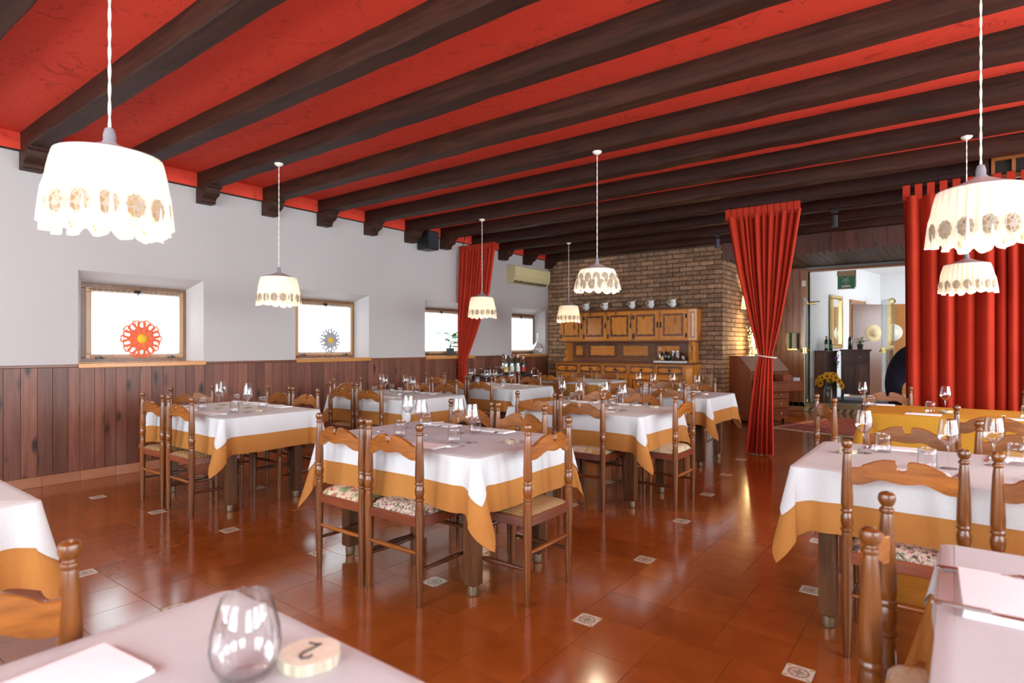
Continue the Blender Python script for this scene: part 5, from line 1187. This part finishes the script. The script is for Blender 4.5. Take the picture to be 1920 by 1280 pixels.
# sunflowers
sf = thing('sunflower_vase', 'glass jar of yellow sunflowers on the step by the hall cabinet', 'vase', (-2.02, 13.22, .171))
MB().lathe([(.075, 0), (.085, .01), (.088, .25), (.07, .30), (.072, .33), (.067, .33), (.066, .30), (.083, .25), (.08, .02), (.01, .012)], 24, cap=False).build('jar', M_glass, sf, 60)
MB().lathe([(.07, .015), (.076, .03), (.078, .20), (.01, .205)], 18).build('filling', brick_mat('gravel_filling', (.16, .09, .05), (.35, .22, .13)), sf, 60)
rd = random.Random(12); MSf = flat('sunflower_petal', (.95, .55, .02), .7); MSc = flat('sunflower_centre', (.10, .045, .015), .9); st = MB()
pe = []
for (px, py, pz) in ((-.17, -.02, .47), (-.09, -.10, .50), (.0, -.12, .53), (.06, -.10, .46), (-.12, -.06, .38), (.14, -.04, .50), (.20, -.02, .43), (.24, -.04, .35), (-.20, 0, .41), (.0, -.02, .57), (.1, 0, .57)):
    dr_ = Vector((px, py-.12, pz-.33)).normalized(); q = dr_.to_track_quat('Z', 'Y').to_matrix().to_4x4(); M = Matrix.Translation((px, py, pz)) @ q; m = MB(); npt = 16
    for k in range(npt):
        a = 2*pi*k/npt; L = .085*rd.uniform(.9, 1.1); w_ = .24; m.add([(.012*cos(a), .012*sin(a), .004), (.06*cos(a-w_), .06*sin(a-w_), .012), (L*cos(a), L*sin(a), .0), (.06*cos(a+w_), .06*sin(a+w_), .012)], [(0, 1, 2, 3)])
    h = m.xf(M).build('flower_head', MSf, sf, 0); MB().sphere((0, 0, .008), .024, 10, 6, sc=(1, 1, .4)).xf(M).build('flower_centre', MSc, h, 40); st.tube([(px*.1, py*.1, .05), (px*.3, py*.3, .3), (px, py, pz)], .005, 5)
st.build('stems', M_leafd, sf); Q = []; leafy(Q, (.08, -.04, .28), 10, .12, .18, .12, rd)
for v, f, c in Q: MB().add(v, f).build('leaf', M_leafd, sf, 60)
# dark bars built as stand-ins for reflections on the far hall wall and picture rail bits
t = thing('reflection_bars', 'white board with short dark bars imitating reflections at the end of the hall', 'reflection bars', (-.72, 17.58, 1.0)); MB().box(-.06, .25, -.02, .02, 0, .95, c=.004).build('board', M_whitepl, t, 0)
for z in (.02, .24, .40, .56, .72, .90): MB().box(-.16, .05, -.06, -.02, z, z+.045, c=.004).build('dark_bar', M_iron, t, 0)
# ================================================================== PERSON bending behind the drawn curtain
def skin_body(name, joints, edges, mt, parent, lv=2):
    me = bpy.data.meshes.new(name); me.from_pydata([j[:3] for j in joints], edges, []); o = put(name, me, parent)
    sk = o.modifiers.new('skin', 'SKIN'); sk.use_smooth_shade = True
    for i, j in enumerate(joints): me.skin_vertices[0].data[i].radius = (j[3], j[4] if len(j) > 4 else j[3])
    me.skin_vertices[0].data[0].use_root = True
    sb = o.modifiers.new('sub', 'SUBSURF'); sb.levels = lv; sb.render_levels = lv
    dg = bpy.context.evaluated_depsgraph_get(); nm = bpy.data.meshes.new_from_object(o.evaluated_get(dg)); o.modifiers.clear(); o.data = nm
    nm.materials.clear(); nm.materials.append(mt); nm.polygons.foreach_set('use_smooth', [True]*len(nm.polygons)); return o
pp = thing('person', 'person in a dark navy jacket bending forward, half hidden by the drawn curtain', 'person', (-.55, 8.70, 0), 0)
J = [(-.07, 0, .90, .14, .15), (.02, 0, 1.03, .145, .165), (.14, 0, 1.18, .15, .18), (.24, 0, 1.30, .12, .17), (.31, 0, 1.37, .055),
     (.38, 0, 1.44, .05),
     (-.06, -.10, .84, .10), (-.06, .10, .84, .10), (-.01, -.11, .47, .065), (-.03, .11, .47, .065), (-.05, -.11, .09, .042), (-.07, .11, .09, .042), (.10, -.13, .045, .038), (.08, .13, .045, .038),
     (.24, -.20, 1.28, .062), (.24, .20, 1.28, .062), (.30, -.25, 1.02, .048), (.30, .25, 1.02, .048), (.46, -.17, .90, .036), (.46, .17, .90, .036)]
Ed = [(0, 1), (1, 2), (2, 3), (3, 4), (4, 5), (0, 6), (0, 7), (6, 8), (7, 9), (8, 10), (9, 11), (10, 12), (11, 13), (3, 14), (3, 15), (14, 16), (15, 17), (16, 18), (17, 19)]
body = skin_body('clothed_body', J, Ed, M_navy, pp)
hd_ = MB(); hd_.sphere((.44, 0, 1.52), .098, 20, 14, sc=(1.0, .78, 1.18)); hd_.sphere((.535, 0, 1.515), .020, 8, 6, sc=(1, .7, 1.1)); hd_.sphere((.43, -.08, 1.51), .022, 8, 6, sc=(.7, .4, 1.2)); hd_.sphere((.43, .08, 1.51), .022, 8, 6, sc=(.7, .4, 1.2))
hd_ = hd_.build('head', M_skin, pp, 60)
e = MB(); e.sphere((.525, -.033, 1.535), .010, 8, 6); e.sphere((.525, .033, 1.535), .010, 8, 6); e.build('eyes', M_black, hd_); MB().sphere((.522, 0, 1.47), .018, 8, 6, sc=(.5, 1.2, .35)).build('mouth', flat('lips', (.40, .12, .10), .5), hd_)
MB().sphere((.425, 0, 1.545), .108, 18, 12, sc=(1, .82, 1.12)).build('hair', M_hair, pp, 60)
for s in (-1, 1):
    h = skin_body('hand', [(.465, s*.168, .895, .030, .022), (.52, s*.155, .875, .036, .018), (.555, s*.15, .868, .034, .016)], [(0, 1), (1, 2)], M_skin, pp, 2)
    for k, (dy, L) in enumerate(((-.027, .062), (-.009, .075), (.009, .070), (.026, .055))):
        skin_body('finger', [(.545, s*.15+dy, .868, .009), (.545+L*.55, s*.15+dy*1.2, .862, .0085), (.545+L, s*.15+dy*1.25, .843, .007)], [(0, 1), (1, 2)], M_skin, h, 1)
    skin_body('thumb', [(.495, s*(.155-.03), .878, .011), (.53, s*(.155-.058), .865, .0095), (.555, s*(.155-.066), .852, .008)], [(0, 1), (1, 2)], M_skin, h, 1)
MB().box(.36, 1.1, -.35, .35, .80, .835, c=.006).build('top', M_pined, thing('sideboard', 'low wooden sideboard behind the drawn curtain beside the bending person', 'sideboard', (-.55, 8.70, 0)), 0)
_sb = [o for o in COL.objects if o.name == 'sideboard'][0]
MB().box(.38, 1.08, -.33, .33, .08, .80).build('carcass', M_pined, _sb, 0)
for y in (-.30, .26): MB().box(.39, .44, y, y+.04, 0, .08).box(1.02, 1.07, y, y+.04, 0, .08).build('foot', M_pined, _sb, 0)
